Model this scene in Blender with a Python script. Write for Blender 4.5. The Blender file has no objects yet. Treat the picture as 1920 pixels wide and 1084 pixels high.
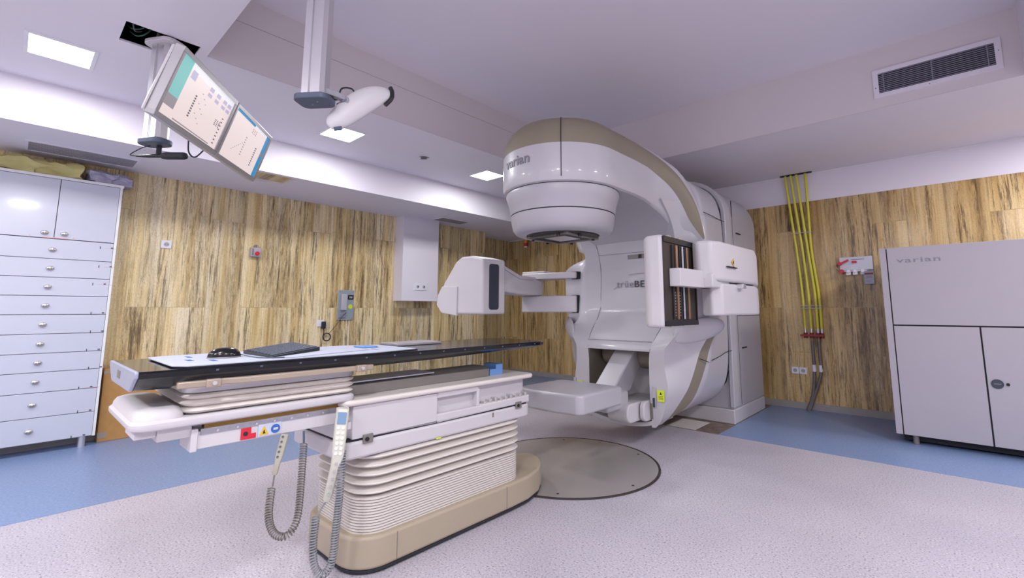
import bpy, bmesh, math, random
import numpy as np
from mathutils import Vector, Matrix
random.seed(4)
S = bpy.context.scene
C = S.collection
PI = math.pi
# ------------------------------------------------------------ camera
EYE = 1.12
cd = bpy.data.cameras.new('camera'); cam = bpy.data.objects.new('camera', cd); C.objects.link(cam); S.camera = cam
yaw, pit = 0.727224, 0.126548
f = Vector((-math.sin(yaw)*math.cos(pit), math.cos(yaw)*math.cos(pit), math.sin(pit)))
r = Vector((math.cos(yaw), math.sin(yaw), 0)); u = r.cross(f)
cam.matrix_world = Matrix(((r.x, u.x, -f.x, 0), (r.y, u.y, -f.y, 0), (r.z, u.z, -f.z, EYE), (0, 0, 0, 1)))
cd.sensor_width = 36; cd.lens = 36*865.76/1920
cd.shift_x = (960-997.51)/1920; cd.shift_y = (471.73-542)/1920
cd.clip_start = 0.02
# ------------------------------------------------------------ world, exposure
w = bpy.data.worlds.new('world'); S.world = w; w.use_nodes = True
w.node_tree.nodes['Background'].inputs[0].default_value = (0.75, 0.8, 1, 1)
w.node_tree.nodes['Background'].inputs[1].default_value = 0.3
S.view_settings.view_transform = 'Standard'; S.view_settings.look = 'None'
S.view_settings.exposure = 0.16; S.view_settings.gamma = 1; S.view_settings.use_curve_mapping = False
LAMP_W = 21.0
LAMP_COL = (.985, 0.983, 1.0)

# ------------------------------------------------------------ materials
def srgb(c):
    if isinstance(c, str):
        c = [int(c[i:i+2], 16)/255 for i in (0, 2, 4)]
    return tuple((x/12.92 if x <= .04045 else ((x+.055)/1.055)**2.4) for x in c)+(1,)
def mat(name, col, rough=.5, metal=0, emit=0, var=0.03, scale=9, coat=0, bump=0, bscale=60, spec=.5):
    m = bpy.data.materials.new(name); m.use_nodes = True
    n, l = m.node_tree.nodes, m.node_tree.links
    b = n['Principled BSDF']; c = srgb(col)
    tc = n.new('ShaderNodeTexCoord')
    if emit:
        b.inputs['Base Color'].default_value = tuple(x*.15 for x in c[:3])+(1,)
        b.inputs['Emission Color'].default_value = c; b.inputs['Emission Strength'].default_value = emit
    else:
        ns = n.new('ShaderNodeTexNoise'); ns.inputs['Scale'].default_value = scale; ns.inputs['Detail'].default_value = 4
        l.new(tc.outputs['Object'], ns.inputs['Vector'])
        rp = n.new('ShaderNodeValToRGB'); rp.color_ramp.elements[0].position = .3; rp.color_ramp.elements[1].position = .7
        rp.color_ramp.elements[0].color = tuple(x*(1-var) for x in c[:3])+(1,)
        rp.color_ramp.elements[1].color = tuple(min(1, x*(1+var)) for x in c[:3])+(1,)
        l.new(ns.outputs['Fac'], rp.inputs[0]); l.new(rp.outputs[0], b.inputs['Base Color'])
    b.inputs['Roughness'].default_value = rough; b.inputs['Metallic'].default_value = metal
    b.inputs['Specular IOR Level'].default_value = spec
    if coat: b.inputs['Coat Weight'].default_value = coat; b.inputs['Coat Roughness'].default_value = .08
    if bump:
        n2 = n.new('ShaderNodeTexNoise'); n2.inputs['Scale'].default_value = bscale
        l.new(tc.outputs['Object'], n2.inputs['Vector'])
        bp = n.new('ShaderNodeBump'); bp.inputs['Strength'].default_value = bump; bp.inputs['Distance'].default_value = .01
        l.new(n2.outputs['Fac'], bp.inputs['Height']); l.new(bp.outputs[0], b.inputs['Normal'])
    return m
M = {}
def mk(k, *a, **kw): M[k] = mat(k, *a, **kw)
mk('paint', 'e6e1ea', .55, var=.012, scale=1.2)
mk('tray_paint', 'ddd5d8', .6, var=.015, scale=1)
mk('silver', 'c3c0c6', .36, .0, var=.01, coat=.25)
mk('silver_body', 'b7b4bb', .38, .1, var=.01)
mk('white_plastic', 'c8c4c8', .42, var=.01)
mk('cream', 'd8d1cb', .42, var=.01)
mk('taupe', '8f8674', .5, var=.02)
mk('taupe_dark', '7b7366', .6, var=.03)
mk('base_taupe', 'a99c88', .42, var=.015)
mk('gap', '1a1a20', .7)
mk('black', '14151a', .35)
mk('carbon', '090b12', .12, coat=.15, spec=.4)
mk('rubber', '22242a', .7)
mk('slate', '4c5668', .5)
mk('slate_window', '27303f', .18, coat=.5)
mk('alu', 'd5d3d6', .28, .75, var=.02)
mk('alu_dull', 'b0adb0', .4, .6, var=.03)
mk('zinc', 'a9a9b2', .4, .7, var=.1, scale=40)
mk('beige_metal', 'a99a8a', .4, .35, var=.03)
mk('amber', '8a6a2c', .5, .2)
mk('bronze', '9c7c62', .35, .7, var=.05)
mk('brown_dark', '3c342f', .5, .3, var=.1)
mk('rail_grey', '817c78', .45, .3)
mk('cabinet_white', 'c6c9d6', .2, var=.008, coat=.3)
mk('cabinet_edge', 'e6e6e6', .4)
mk('cabinet_grey', 'b0aab2', .5, var=.008)
mk('cap_grey', '9aa0b6', .35)
mk('logo_grey', '85828c', .4)
mk('red', 'd01c34', .4)
mk('red_dark', '8e2b2c', .4)
mk('orange', 'f09a28', .35)
mk('yellow', 'd7cf45', .4)
mk('yellow_label', 'd6e436', .5)
mk('warn_yellow', 'dcb12a', .5)
mk('blue_mark', '2f60a8', .5)
mk('blue_item', '6c9ad8', .45)
mk('socket_white', 'e8e8ee', .35)
mk('pipe_grey', '76706c', .5, .2)
mk('cord_grey', '8a8d92', .4)
mk('pendant', 'a6a394', .45)
mk('pendant_light', 'cfcdbf', .4)
mk('lcd', '9cc0ee', .3, emit=.5)
mk('key_white', 'f4f4ff', .4, emit=.9)
mk('paper', 'bcc2d2', .7)
mk('cardboard', 'b8894f', .75, var=.05, scale=20)
mk('bag_yellow', 'c2b978', .5, var=.1, bump=.4, bscale=14)
mk('bag_grey', 'a4a2b8', .3, var=.06, bump=.6, bscale=18)
mk('lamp_panel', (1, 1, 1), emit=7)
mk('lamp_frame', 'e8e8ee', .5)
mk('vent_dark', '20222c', .7)
mk('vent_slat', '8f8e9c', .4, .4)
mk('teal', '7fc7c4', .4, emit=.75)
mk('screen', 'f0dedd', .3, emit=.78)
mk('screen_white', 'e8e6f2', .3, emit=.8)
mk('screen_blue', '2f8fc4', .3, emit=.75)
mk('screen_grey', 'a9a0a8', .3, emit=.6)
mk('screen_ink', '6b6478', .3, emit=.45)
mk('screen_lilac', 'bdb6d8', .3, emit=.7)
mk('led', 'c8e85a', .3, emit=2)
mk('turntable', 'aaa5a3', .35, .3, var=.05, scale=3)
mk('baseboard', '9d9794', .45, var=.05)
mk('glossdark', '101014', .2)
mk('tag_pink', 'd9a9b0', .6)
mk('intercom', 'a7b4bc', .35, .4)
mk('hole_dark', '08090d', .8)
mk('cable_green', '3c6b5c', .5)
mk('bundle_grey', '76787c', .5)

def stone(name, axis):
    m = bpy.data.materials.new(name); m.use_nodes = True
    n, l = m.node_tree.nodes, m.node_tree.links; b = n['Principled BSDF']
    g = n.new('ShaderNodeNewGeometry'); sp = n.new('ShaderNodeSeparateXYZ'); l.new(g.outputs['Position'], sp.inputs[0])
    U = sp.outputs['Y' if axis == 'y' else 'X']; Z = sp.outputs['Z']
    def math_(op, a, bb, cc=None):
        x = n.new('ShaderNodeMath'); x.operation = op
        for i, v in enumerate((a, bb, cc)):
            if v is None: continue
            if isinstance(v, (int, float)): x.inputs[i].default_value = v
            else: l.new(v, x.inputs[i])
        return x.outputs[0]
    cb = n.new('ShaderNodeCombineXYZ'); l.new(math_('ADD', Z, .27), cb.inputs[0]); l.new(math_('ADD', U, 20.07), cb.inputs[1])
    br = n.new('ShaderNodeTexBrick'); l.new(cb.outputs[0], br.inputs['Vector'])
    br.inputs['Scale'].default_value = 1; br.inputs['Brick Width'].default_value = 1.42; br.inputs['Row Height'].default_value = .31
    br.inputs['Mortar Size'].default_value = .0022; br.inputs['Mortar Smooth'].default_value = .1; br.offset = .36; br.offset_frequency = 3
    br.inputs['Color1'].default_value = (0, 0, 0, 1); br.inputs['Color2'].default_value = (1, 1, 1, 1); br.inputs['Mortar'].default_value = (.5, .5, .5, 1)
    rnd = n.new('ShaderNodeSeparateColor'); l.new(br.outputs['Color'], rnd.inputs[0]); R = rnd.outputs[0]
    off = math_('MULTIPLY', R, 37.0)
    wrp = n.new('ShaderNodeTexNoise'); wrp.inputs['Scale'].default_value = 1.3; wrp.inputs['Detail'].default_value = 3
    c2 = n.new('ShaderNodeCombineXYZ'); l.new(U, c2.inputs[0]); l.new(Z, c2.inputs[1]); l.new(off, c2.inputs[2]); l.new(c2.outputs[0], wrp.inputs['Vector'])
    uw = math_('ADD', U, math_('MULTIPLY', math_('SUBTRACT', wrp.outputs['Fac'], .5), .03))
    def noise(su, sz, detail, seed, rough=.6):
        c = n.new('ShaderNodeCombineXYZ'); l.new(math_('MULTIPLY', uw, su), c.inputs[0]); l.new(math_('MULTIPLY', Z, sz), c.inputs[1])
        l.new(math_('ADD', off, seed), c.inputs[2])
        t = n.new('ShaderNodeTexNoise'); t.inputs['Scale'].default_value = 1; t.inputs['Detail'].default_value = detail; t.inputs['Roughness'].default_value = rough
        l.new(c.outputs[0], t.inputs['Vector']); return t.outputs['Fac']
    def ramp(fac, stops):
        rp = n.new('ShaderNodeValToRGB'); e = rp.color_ramp.elements
        while len(e) < len(stops): e.new(.5)
        for q, (p, c) in zip(e, stops): q.position = p; q.color = srgb(c) if isinstance(c, str) else (c, c, c, 1)
        l.new(fac, rp.inputs[0]); return rp.outputs[0]
    base = ramp(noise(10, .45, 4, 0), [(.30, 'c9ac74'), (.40, 'e6cd94'), (.5, 'f6e2b0'), (.7, 'fbefd0')])
    streak = ramp(noise(60, .9, 5, 5, .6), [(.32, '9c8462'), (.44, 'e4d8c0'), (.6, 'ffffff')])
    dark = ramp(noise(34, 1.7, 9, 11, .84), [(.40, 1.0), (.46, 0.7), (.49, 0.0)])
    patch = ramp(noise(6, .35, 3, 17), [(.44, 0.03), (.54, 1.0)])
    fine = ramp(noise(140, 60, 5, 23, .85), [(.34, '8f7a60'), (.5, 'ffffff')])
    def mix(mode, a, bb, fac):
        x = n.new('ShaderNodeMix'); x.data_type = 'RGBA'; x.blend_type = mode
        if isinstance(fac, (int, float)): x.inputs[0].default_value = fac
        else: l.new(fac, x.inputs[0])
        for i, v in ((6, a), (7, bb)):
            if isinstance(v, str): x.inputs[i].default_value = srgb(v)
            else: l.new(v, x.inputs[i])
        return x.outputs[2]
    c = mix('MULTIPLY', base, streak, .4)
    c = mix('MULTIPLY', c, fine, .45)
    dk = n.new('ShaderNodeMix'); dk.data_type = 'RGBA'; dk.blend_type = 'MULTIPLY'; dk.inputs[0].default_value = 1
    l.new(dark, dk.inputs[6]); l.new(patch, dk.inputs[7])
    band = ramp(noise(5, .35, 4, 31, .6), [(.40, 1.0), (.47, .4), (.52, 0.0)])
    grain = ramp(noise(75, 7, 6, 41, .85), [(.38, 1.0), (.5, .45), (.6, 0.1)])
    bd = n.new('ShaderNodeMix'); bd.data_type = 'RGBA'; bd.blend_type = 'MULTIPLY'; bd.inputs[0].default_value = 1
    l.new(band, bd.inputs[6]); l.new(grain, bd.inputs[7])
    c = mix('MIX', c, '6e563a', math_('MULTIPLY', bd.outputs[2], .8))
    c = mix('MIX', c, '523f2e', math_('MULTIPLY', dk.outputs[2], .85))
    tone = ramp(R, [(0, .74), (.35, .96), (1, 1.0)])
    c = mix('MULTIPLY', c, tone, .8)
    c = mix('MIX', c, '94805c', math_('MULTIPLY', br.outputs['Fac'], .4))
    if axis == 'x': c = mix('MULTIPLY', c, 'e6d8c4', 1.0)  # same stone, tinted darker: the right wall's dimmer light put into its colour
    l.new(c, b.inputs['Base Color']); b.inputs['Roughness'].default_value = .22 if axis == 'x' else .3
    b.inputs['Specular IOR Level'].default_value = .45
    return m
M['stone_y'] = stone('travertine_left', 'y'); M['stone_x'] = stone('travertine_right_shaded', 'x')

def floor_mat():
    m = bpy.data.materials.new('speckled_vinyl'); m.use_nodes = True
    n, l = m.node_tree.nodes, m.node_tree.links; b = n['Principled BSDF']
    g = n.new('ShaderNodeNewGeometry')
    def nz(scale, det=2):
        t = n.new('ShaderNodeTexNoise'); t.inputs['Scale'].default_value = scale; t.inputs['Detail'].default_value = det
        l.new(g.outputs['Position'], t.inputs['Vector']); return t.outputs['Fac']
    rp = n.new('ShaderNodeValToRGB'); e = rp.color_ramp.elements
    e[0].position = .34; e[0].color = srgb('7d7684'); e[1].position = .43; e[1].color = srgb('bcb6c0')
    q = e.new(.60); q.color = srgb('c0bac4'); q = e.new(.68); q.color = srgb('dcd8e0')
    l.new(nz(115, 4), rp.inputs[0])
    r2 = n.new('ShaderNodeValToRGB'); r2.color_ramp.elements[0].position = .3; r2.color_ramp.elements[0].color = (.86, .86, .88, 1)
    r2.color_ramp.elements[1].position = .7; r2.color_ramp.elements[1].color = (1, 1, 1, 1); l.new(nz(1.3, 6), r2.inputs[0])
    x = n.new('ShaderNodeMix'); x.data_type = 'RGBA'; x.blend_type = 'MULTIPLY'; x.inputs[0].default_value = 1
    l.new(rp.outputs[0], x.inputs[6]); l.new(r2.outputs[0], x.inputs[7]); l.new(x.outputs[2], b.inputs['Base Color'])
    b.inputs['Roughness'].default_value = .42
    return m
M['floor'] = floor_mat()
def speck(name, a, b_, scale=60, rough=.35):
    m = mat(name, a, rough, var=0)
    n, l = m.node_tree.nodes, m.node_tree.links
    for q in n:
        if q.type == 'TEX_NOISE': q.inputs['Scale'].default_value = scale
        if q.type == 'VALTORGB':
            q.color_ramp.elements[0].color = srgb(b_); q.color_ramp.elements[1].color = srgb(a)
    return m
M['floor_blue'] = speck('blue_vinyl', '889cbf', '6f85b0', 70)
M['floor_brown'] = speck('brown_floor', '8a7868', '5e5048', 14, .45)

# ------------------------------------------------------------ geometry helpers: a geo is (verts, faces)
def join(*gs):
    V, F = [], []
    for v, f_ in gs:
        o = len(V); V += list(v); F += [tuple(i+o for i in q) for q in f_]
    return V, F
def box(x0, x1, y0, y1, z0, z1):
    V = [(x, y, z) for x in (x0, x1) for y in (y0, y1) for z in (z0, z1)]
    return V, [(0, 1, 3, 2), (4, 6, 7, 5), (0, 4, 5, 1), (2, 3, 7, 6), (0, 2, 6, 4), (1, 5, 7, 3)]
def prism(poly, axis, a, b):
    def p(q, d): return {'x': (d, q[0], q[1]), 'y': (q[0], d, q[1]), 'z': (q[0], q[1], d)}[axis]
    n = len(poly); V = [p(q, a) for q in poly]+[p(q, b) for q in poly]
    F = [tuple(range(n)), tuple(range(2*n-1, n-1, -1))]+[(i, (i+1) % n, (i+1) % n+n, i+n) for i in range(n)]
    return V, F
def loft(rings, cap=(True, True), closed=True):
    n = len(rings[0]); V = [tuple(p) for R in rings for p in R]; F = []
    for k in range(len(rings)-1):
        for i in range(n if closed else n-1):
            j = (i+1) % n; F.append((k*n+i, k*n+j, (k+1)*n+j, (k+1)*n+i))
    if cap[0]: F.append(tuple(range(n)))
    if cap[1]: F.append(tuple((len(rings)-1)*n+i for i in range(n)))
    return V, F
def rrect(cx, cy, w_, h_, rad, n=5):
    P = []
    for sx, sy, a0 in ((1, 1, 0), (-1, 1, 90), (-1, -1, 180), (1, -1, 270)):
        for k in range(n+1):
            a = math.radians(a0+90*k/n)
            P.append((cx+sx*(w_/2-rad)+rad*math.cos(a), cy+sy*(h_/2-rad)+rad*math.sin(a)))
    return P
def disc(cx, cy, rad, n=32): return [(cx+rad*math.cos(2*PI*i/n), cy+rad*math.sin(2*PI*i/n)) for i in range(n)]
def frames(path):
    P = [Vector(p) for p in path]; T = []
    for i in range(len(P)):
        t = P[min(i+1, len(P)-1)]-P[max(i-1, 0)]; T.append(t.normalized())
    ref = Vector((0, 0, 1)) if abs(T[0].z) < .9 else Vector((1, 0, 0))
    N = (ref-T[0]*ref.dot(T[0])).normalized(); out = []
    for i in range(len(P)):
        N = (N-T[i]*N.dot(T[i])).normalized(); out.append((P[i], T[i], N, T[i].cross(N)))
    return out
def tube(path, rad, n=10, rads=None):
    R = []
    for i, (p, t, a, b) in enumerate(frames(path)):
        q = rads[i] if rads else rad
        R.append([tuple(p+a*q*math.cos(2*PI*k/n)+b*q*math.sin(2*PI*k/n)) for k in range(n)])
    return loft(R)
def crom(pts, n=8):
    P = [Vector(p) for p in pts]; P = [P[0]*2-P[1]]+P+[P[-1]*2-P[-2]]; out = []
    for i in range(1, len(P)-2):
        for k in range(n):
            t = k/n; a, b, c, d = P[i-1:i+3]
            out.append(.5*((2*b)+(c-a)*t+(2*a-5*b+4*c-d)*t*t+(3*b-a-3*c+d)*t**3))
    out.append(P[-2]); return out
def coil(path, R, rad, turns, seg=12, n=5):
    P = crom(path, 24); L = [0]
    for i in range(1, len(P)): L.append(L[-1]+(P[i]-P[i-1]).length)
    fr = frames(P); N = int(turns*seg); out = []; j = 0
    for k in range(N+1):
        s = L[-1]*k/N
        while j < len(L)-2 and L[j+1] < s: j += 1
        t = (s-L[j])/max(1e-9, L[j+1]-L[j])
        p = fr[j][0].lerp(fr[j+1][0], t); a = fr[j][2].lerp(fr[j+1][2], t); b = fr[j][3].lerp(fr[j+1][3], t)
        th = 2*PI*turns*k/N; out.append(p+a*R*math.cos(th)+b*R*math.sin(th))
    return tube(out, rad, n)
def lathe(prof, cx, cy, n=64, cap=(True, True)):
    return loft([[(cx+r_*math.cos(2*PI*i/n), cy+r_*math.sin(2*PI*i/n), z) for i in range(n)] for r_, z in prof], cap)
def xf(g, m): return [tuple(m @ Vector(v)) for v in g[0]], g[1]
def cyl(c, axis, rad, h, n=24):   # cylinder centred at c along an axis vector
    a = Vector(axis).normalized(); m = Matrix.Translation(Vector(c)) @ a.to_track_quat('Z', 'Y').to_matrix().to_4x4()
    return xf(prism(disc(0, 0, rad, n), 'z', -h/2, h/2), m)
def frame_m(o, ux, uy, uz):
    ux, uy, uz = Vector(ux), Vector(uy), Vector(uz)
    return Matrix(((ux.x, uy.x, uz.x, o[0]), (ux.y, uy.y, uz.y, o[1]), (ux.z, uy.z, uz.z, o[2]), (0, 0, 0, 1)))
WL = {}
def mesh(name, geo, m, parent=None, bevel=0, smooth=True, seg=3, angle=38, center=True, subd=0):
    V, F = geo
    me = bpy.data.meshes.new(name); c = Vector((0, 0, 0))
    if center:
        A = np.array(V, float); c = Vector(((A.min(0)+A.max(0))/2).tolist())
    me.from_pydata([tuple(Vector(v)-c) for v in V], [], F)
    bm = bmesh.new(); bm.from_mesh(me); bmesh.ops.remove_doubles(bm, verts=bm.verts, dist=1e-5)
    bmesh.ops.recalc_face_normals(bm, faces=bm.faces); bm.to_mesh(me); bm.free()
    if smooth:
        me.polygons.foreach_set('use_smooth', [True]*len(me.polygons)); me.set_sharp_from_angle(angle=math.radians(angle))
    me.materials.append(M[m] if isinstance(m, str) else m)
    o = bpy.data.objects.new(name, me); C.objects.link(o)
    pw = WL[parent.name] if parent else Vector((0, 0, 0))
    o.location = c-pw
    if parent: o.parent = parent
    WL[o.name] = c
    if bevel:
        b = o.modifiers.new('bevel', 'BEVEL'); b.width = bevel; b.segments = seg; b.limit_method = 'ANGLE'; b.angle_limit = math.radians(35)
        b.harden_normals = False
    if subd:
        s = o.modifiers.new('subd', 'SUBSURF'); s.levels = subd; s.render_levels = subd
    return o
def tag(o, label=None, cat=None, group=None, kind=None):
    if label: o['label'] = label
    if cat: o['category'] = cat
    if group: o['group'] = group
    if kind: o['kind'] = kind
    return o
def thing(name, loc, label, cat, group=None):
    o = bpy.data.objects.new(name, None); C.objects.link(o); o.location = loc; o.empty_display_size = .1
    WL[o.name] = Vector(loc); return tag(o, label, cat, group)
def st(name, geo, m, **k): o = mesh(name, geo, m, smooth=False, **k); o['kind'] = 'structure'; return o
def copy_tree(src, loc, label=None):
    r_ = src.copy(); C.objects.link(r_); r_.location = loc; WL[r_.name] = Vector(loc)
    if label: r_['label'] = label
    for ch in src.children:
        c_ = ch.copy(); C.objects.link(c_); c_.parent = r_
        for g_ in ch.children:
            d = g_.copy(); C.objects.link(d); d.parent = c_
    return r_
def text_geo(body, size, depth, space=1.0, xs=1.0, bold=.012):
    cu = bpy.data.curves.new('t', 'FONT'); cu.body = body; cu.size = size; cu.extrude = depth; cu.space_character = space
    cu.resolution_u = 4; cu.offset = size*bold
    o = bpy.data.objects.new('t', cu); C.objects.link(o)
    dg = bpy.context.evaluated_depsgraph_get(); me = bpy.data.meshes.new_from_object(o.evaluated_get(dg))
    V = [(v.co.x*xs, v.co.y, v.co.z) for v in me.vertices]; F = [tuple(p.vertices) for p in me.polygons]
    bpy.data.objects.remove(o); bpy.data.meshes.remove(me); bpy.data.curves.remove(cu)
    x0 = min(v[0] for v in V)
    return [(v[0]-x0, v[1], v[2]) for v in V], F
def pchip(x, y, q):
    x, y, q = map(lambda a: np.array(a, float), (x, y, q)); h = np.diff(x); d = np.diff(y)/h; m = np.zeros_like(y)
    for i in range(1, len(x)-1):
        if d[i-1]*d[i] > 0: m[i] = 2*d[i-1]*d[i]/(d[i-1]+d[i])
    m[0], m[-1] = d[0], d[-1]
    i = np.clip(np.searchsorted(x, q)-1, 0, len(x)-2); t = (q-x[i])/h[i]
    return (2*t**3-3*t**2+1)*y[i]+(t**3-2*t**2+t)*h[i]*m[i]+(-2*t**3+3*t**2)*y[i+1]+(t**3-t**2)*h[i]*m[i+1]

# ============================================================ ROOM
HC, HS, HT = 2.733, 2.412, 3.235      # ceiling, soffit underside, tray ceiling
XL, XS, YR = -5.63, -4.663, 6.16
XT, YT0, YT1, XT2 = -3.40, .69, 4.505, .54
XB, YB = 3.2, -3.0
st('floor', box(-6.3, XB, YB, YR+.1, -.1, 0), 'floor')
st('floor_blue_strip_left', box(-5.62, -3.78, YB, YR, 0, .0012), 'floor_blue')
st('floor_blue_strip_right', box(-1.64, XB, 4.385, YR, 0, .0012), 'floor_blue')
st('floor_blue_strip_back', box(-6.06, -5.62, 5.15, YR, 0, .0012), 'floor_blue')
st('floor_tile_patch', box(-2.95, -1.64, 4.385, YR, 0, .0012), 'floor_brown')
st('floor_white_tile', box(-2.15, -1.86, 4.40, 4.78, .0012, .002), 'cream')
st('floor_blue_strip_far', box(-3.78, -2.95, 4.385, YR, 0, .0012), 'floor_blue')
st('wall_left', box(XL-.1, XL, YB, 5.15, 0, HS), 'stone_y')
st('wall_left_recess', box(-6.16, -6.06, 5.05, YR+.1, 0, HS), 'stone_y')
st('wall_right', box(-6.16, XB, YR, YR+.1, 0, 2.397), 'stone_x')
st('wall_right_upper', box(-6.16, XB, YR-.004, YR+.1, 2.397, HC), 'paint')
st('wall_near_right', box(XB, XB+.1, YB, YR+.1, 0, HT+.1), 'paint')
st('wall_behind', box(-6.3, XB+.1, YB-.1, YB, 0, HT+.1), 'paint')
# soffit along the left wall, with the access opening cut out
ho = (-5.08, -4.72, 1.44, 1.78)
st('ceiling_soffit', join(box(-6.3, ho[0], YB, YR+.1, HS, HC+.1), box(ho[1], XS, YB, YR+.1, HS, HC+.1),
    box(ho[0], ho[1], YB, ho[2], HS, HC+.1), box(ho[0], ho[1], ho[3], YR+.1, HS, HC+.1)), 'paint')
st('ceiling_opening_board', box(ho[0]-.02, ho[1]+.02, ho[2]-.02, ho[3]+.02, HS+.03, HS+.05), 'stone_y')
# lower ceiling with a hatch hole near the monitors
hx0, hx1, hy0, hy1 = -3.575, -3.305, .285, .635
gxs = [XS, hx0, XT, hx1, XT2, XB+.1]; gys = [YB, hy0, hy1, YT0, YT1, YR+.1]; cells = []
for i in range(5):
    for j in range(5):
        if (i in (1, 2) and j == 1) or (i in (2, 3) and j == 3): continue
        cells.append(box(gxs[i], gxs[i+1], gys[j], gys[j+1], HC, HT+.1))
st('ceiling', join(*cells), 'paint')
st('ceiling_tray', box(XT-.05, XT2+.05, YT0-.05, YT1+.05, HT, HT+.1), 'paint')
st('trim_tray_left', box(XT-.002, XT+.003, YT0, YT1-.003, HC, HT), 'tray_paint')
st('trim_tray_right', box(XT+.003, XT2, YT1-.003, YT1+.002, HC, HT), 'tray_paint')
st('trim_tray_seam', box(XT+.003, XT+.005, YT0, YT1-.003, 3.052, 3.054), 'baseboard')
st('trim_ceiling_void', box(hx0-.1, hx1+.02, hy0-.1, hy1+.1, HC+.28, HC+.3), 'hole_dark')
st('trim_hatch_sides', join(box(hx0-.004, hx0, hy0, hy1, HC+.012, HC+.28), box(hx1, hx1+.004, hy0, hy1, HC+.012, HC+.28),
   box(hx0, hx1, hy0-.004, hy0, HC+.012, HC+.28), box(hx0, hx1, hy1, hy1+.004, HC+.012, HC+.28)), 'hole_dark')
st('trim_wall_right', box(-6.06, XB, YR-.012, YR-.002, HC-.012, HC), 'cabinet_edge')
st('baseboard_right', box(-6.06, XB, YR-.012, YR, 0, .075), 'baseboard')
st('baseboard_left', box(XL, XL+.012, YB, 5.15, 0, .075), 'baseboard')
st('wall_left_column', box(XL, -5.43, 3.474, 4.06, 1.247, HS), 'paint')
st('trim_corner_strip', box(-6.058, -6.045, 5.20, 5.235, .075, 2.0), 'cream')

# ---- ceiling lamps
def lamp(loc, label=None, sx=.30, sy=.28, power=LAMP_W):
    t = thing('ceiling_light', loc, label, 'ceiling light', 'square recessed ceiling lamps')
    x, y, z = loc
    mesh('frame', join(box(x-sx/2-.02, x+sx/2+.02, y-sy/2-.02, y-sy/2, z-.006, z), box(x-sx/2-.02, x+sx/2+.02, y+sy/2, y+sy/2+.02, z-.006, z),
        box(x-sx/2-.02, x-sx/2, y-sy/2, y+sy/2, z-.006, z), box(x+sx/2, x+sx/2+.02, y-sy/2, y+sy/2, z-.006, z)), 'lamp_frame', t, smooth=False)
    mesh('diffuser', box(x-sx/2, x+sx/2, y-sy/2, y+sy/2, z-.004, z-.001), 'lamp_panel', t, smooth=False)
    ld = bpy.data.lights.new('lamp_light', 'AREA'); ld.shape = 'RECTANGLE'; ld.size = sx; ld.size_y = sy; ld.energy = power; ld.color = LAMP_COL
    lo = bpy.data.objects.new('lamp_light', ld); C.objects.link(lo); lo.parent = t; lo.location = (0, 0, -.012)
    return t
LP_ = LAMP_W*.78
lamp((-4.015, .065, HC), power=LP_, label='bright square ceiling lamp nearest the hatch, top left of the picture')
lamp((-4.02, 1.89, HC), power=LP_, label='bright square ceiling lamp just below the white tracking camera')
lamp((-4.0, 3.68, HC), power=LP_, label='bright square ceiling lamp beside the domed machine head')
for p, lb in (((-4.0, -1.7, HC), 'along the left wall behind the camera, beyond the drawer cabinet'), ((1.35, 5.2, HC), 'in the far right corner over the grey equipment cabinet'), ((1.35, 3.3, HC), 'right of the raised ceiling, second from the far right corner'),
    ((1.35, 1.4, HC), 'right of the raised ceiling, third from the far right corner'), ((1.35, -.5, HC), 'on the right side just behind the camera'), ((-2.2, -1.7, HC), 'in the middle behind the camera'), ((-.5, -1.3, HC), 'behind the camera to its left'), ((-.5, .0, HC), 'directly above the camera')):
    lamp(p, 'square ceiling lamp '+lb, power=LAMP_W*1.55)
t = thing('downlight', (-4.024, 2.789, HC), 'small round recessed ceiling spotlight between two square lamps', 'spotlight')
mesh('ring', lathe([(.055, HC-.006), (.05, HC-.008), (.035, HC-.002), (.035, HC-.001), (.055, HC)], -4.024, 2.789, 28, (0, 0)), 'alu', t)
mesh('lens', prism(disc(-4.024, 2.789, .034), 'z', HC-.003, HC-.001), 'brown_dark', t)

# ---- slot diffusers in the soffit and wall grille
def slot(x0, x1, y0, y1, label, n=8):
    t = thing('slot_air_vent', ((x0+x1)/2, (y0+y1)/2, HS), label, 'air vent', None)
    e = .018
    mesh('frame', join(box(x0, x1, y0, y0+e, HS-.008, HS), box(x0, x1, y1-e, y1, HS-.008, HS), box(x0, x0+e, y0+e, y1-e, HS-.008, HS), box(x1-e, x1, y0+e, y1-e, HS-.008, HS)), 'paint', t, smooth=False)
    mesh('backing', box(x0+e, x1-e, y0+e, y1-e, HS-.002, HS-.0005), 'paint', t, smooth=False)
    mesh('slats', join(*[box(x0+e+(x1-x0-2*e)*(k+.3)/n, x0+e+(x1-x0-2*e)*(k+.7)/n, y0+e, y1-e, HS-.007, HS-.003) for k in range(n)]), 'alu_dull', t, smooth=False)
slot(-5.44, -5.12, -.04, .64, 'long slot air vent in the soffit above the white drawer cabinet')
slot(-5.40, -5.14, 3.9, 4.42, 'small slot air vent in the soffit beside the white column')
t = thing('wall_air_grille', (.078, YT1, 2.93), 'dark slatted air grille in the raised ceiling face, top right', 'air vent')
gx0, gx1, gz0, gz1, gy = -.255, .412, 2.85, 3.015, YT1-.003
mesh('frame', join(box(gx0-.035, gx1+.035, gy-.012, gy, gz1, gz1+.035), box(gx0-.035, gx1+.035, gy-.012, gy, gz0-.035, gz0), box(gx0-.035, gx0, gy-.012, gy, gz0, gz1), box(gx1, gx1+.035, gy-.012, gy, gz0, gz1)), 'paint', t, smooth=False)
mesh('backing', box(gx0, gx1, gy-.003, gy-.001, gz0, gz1), 'vent_dark', t, smooth=False)
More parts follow.
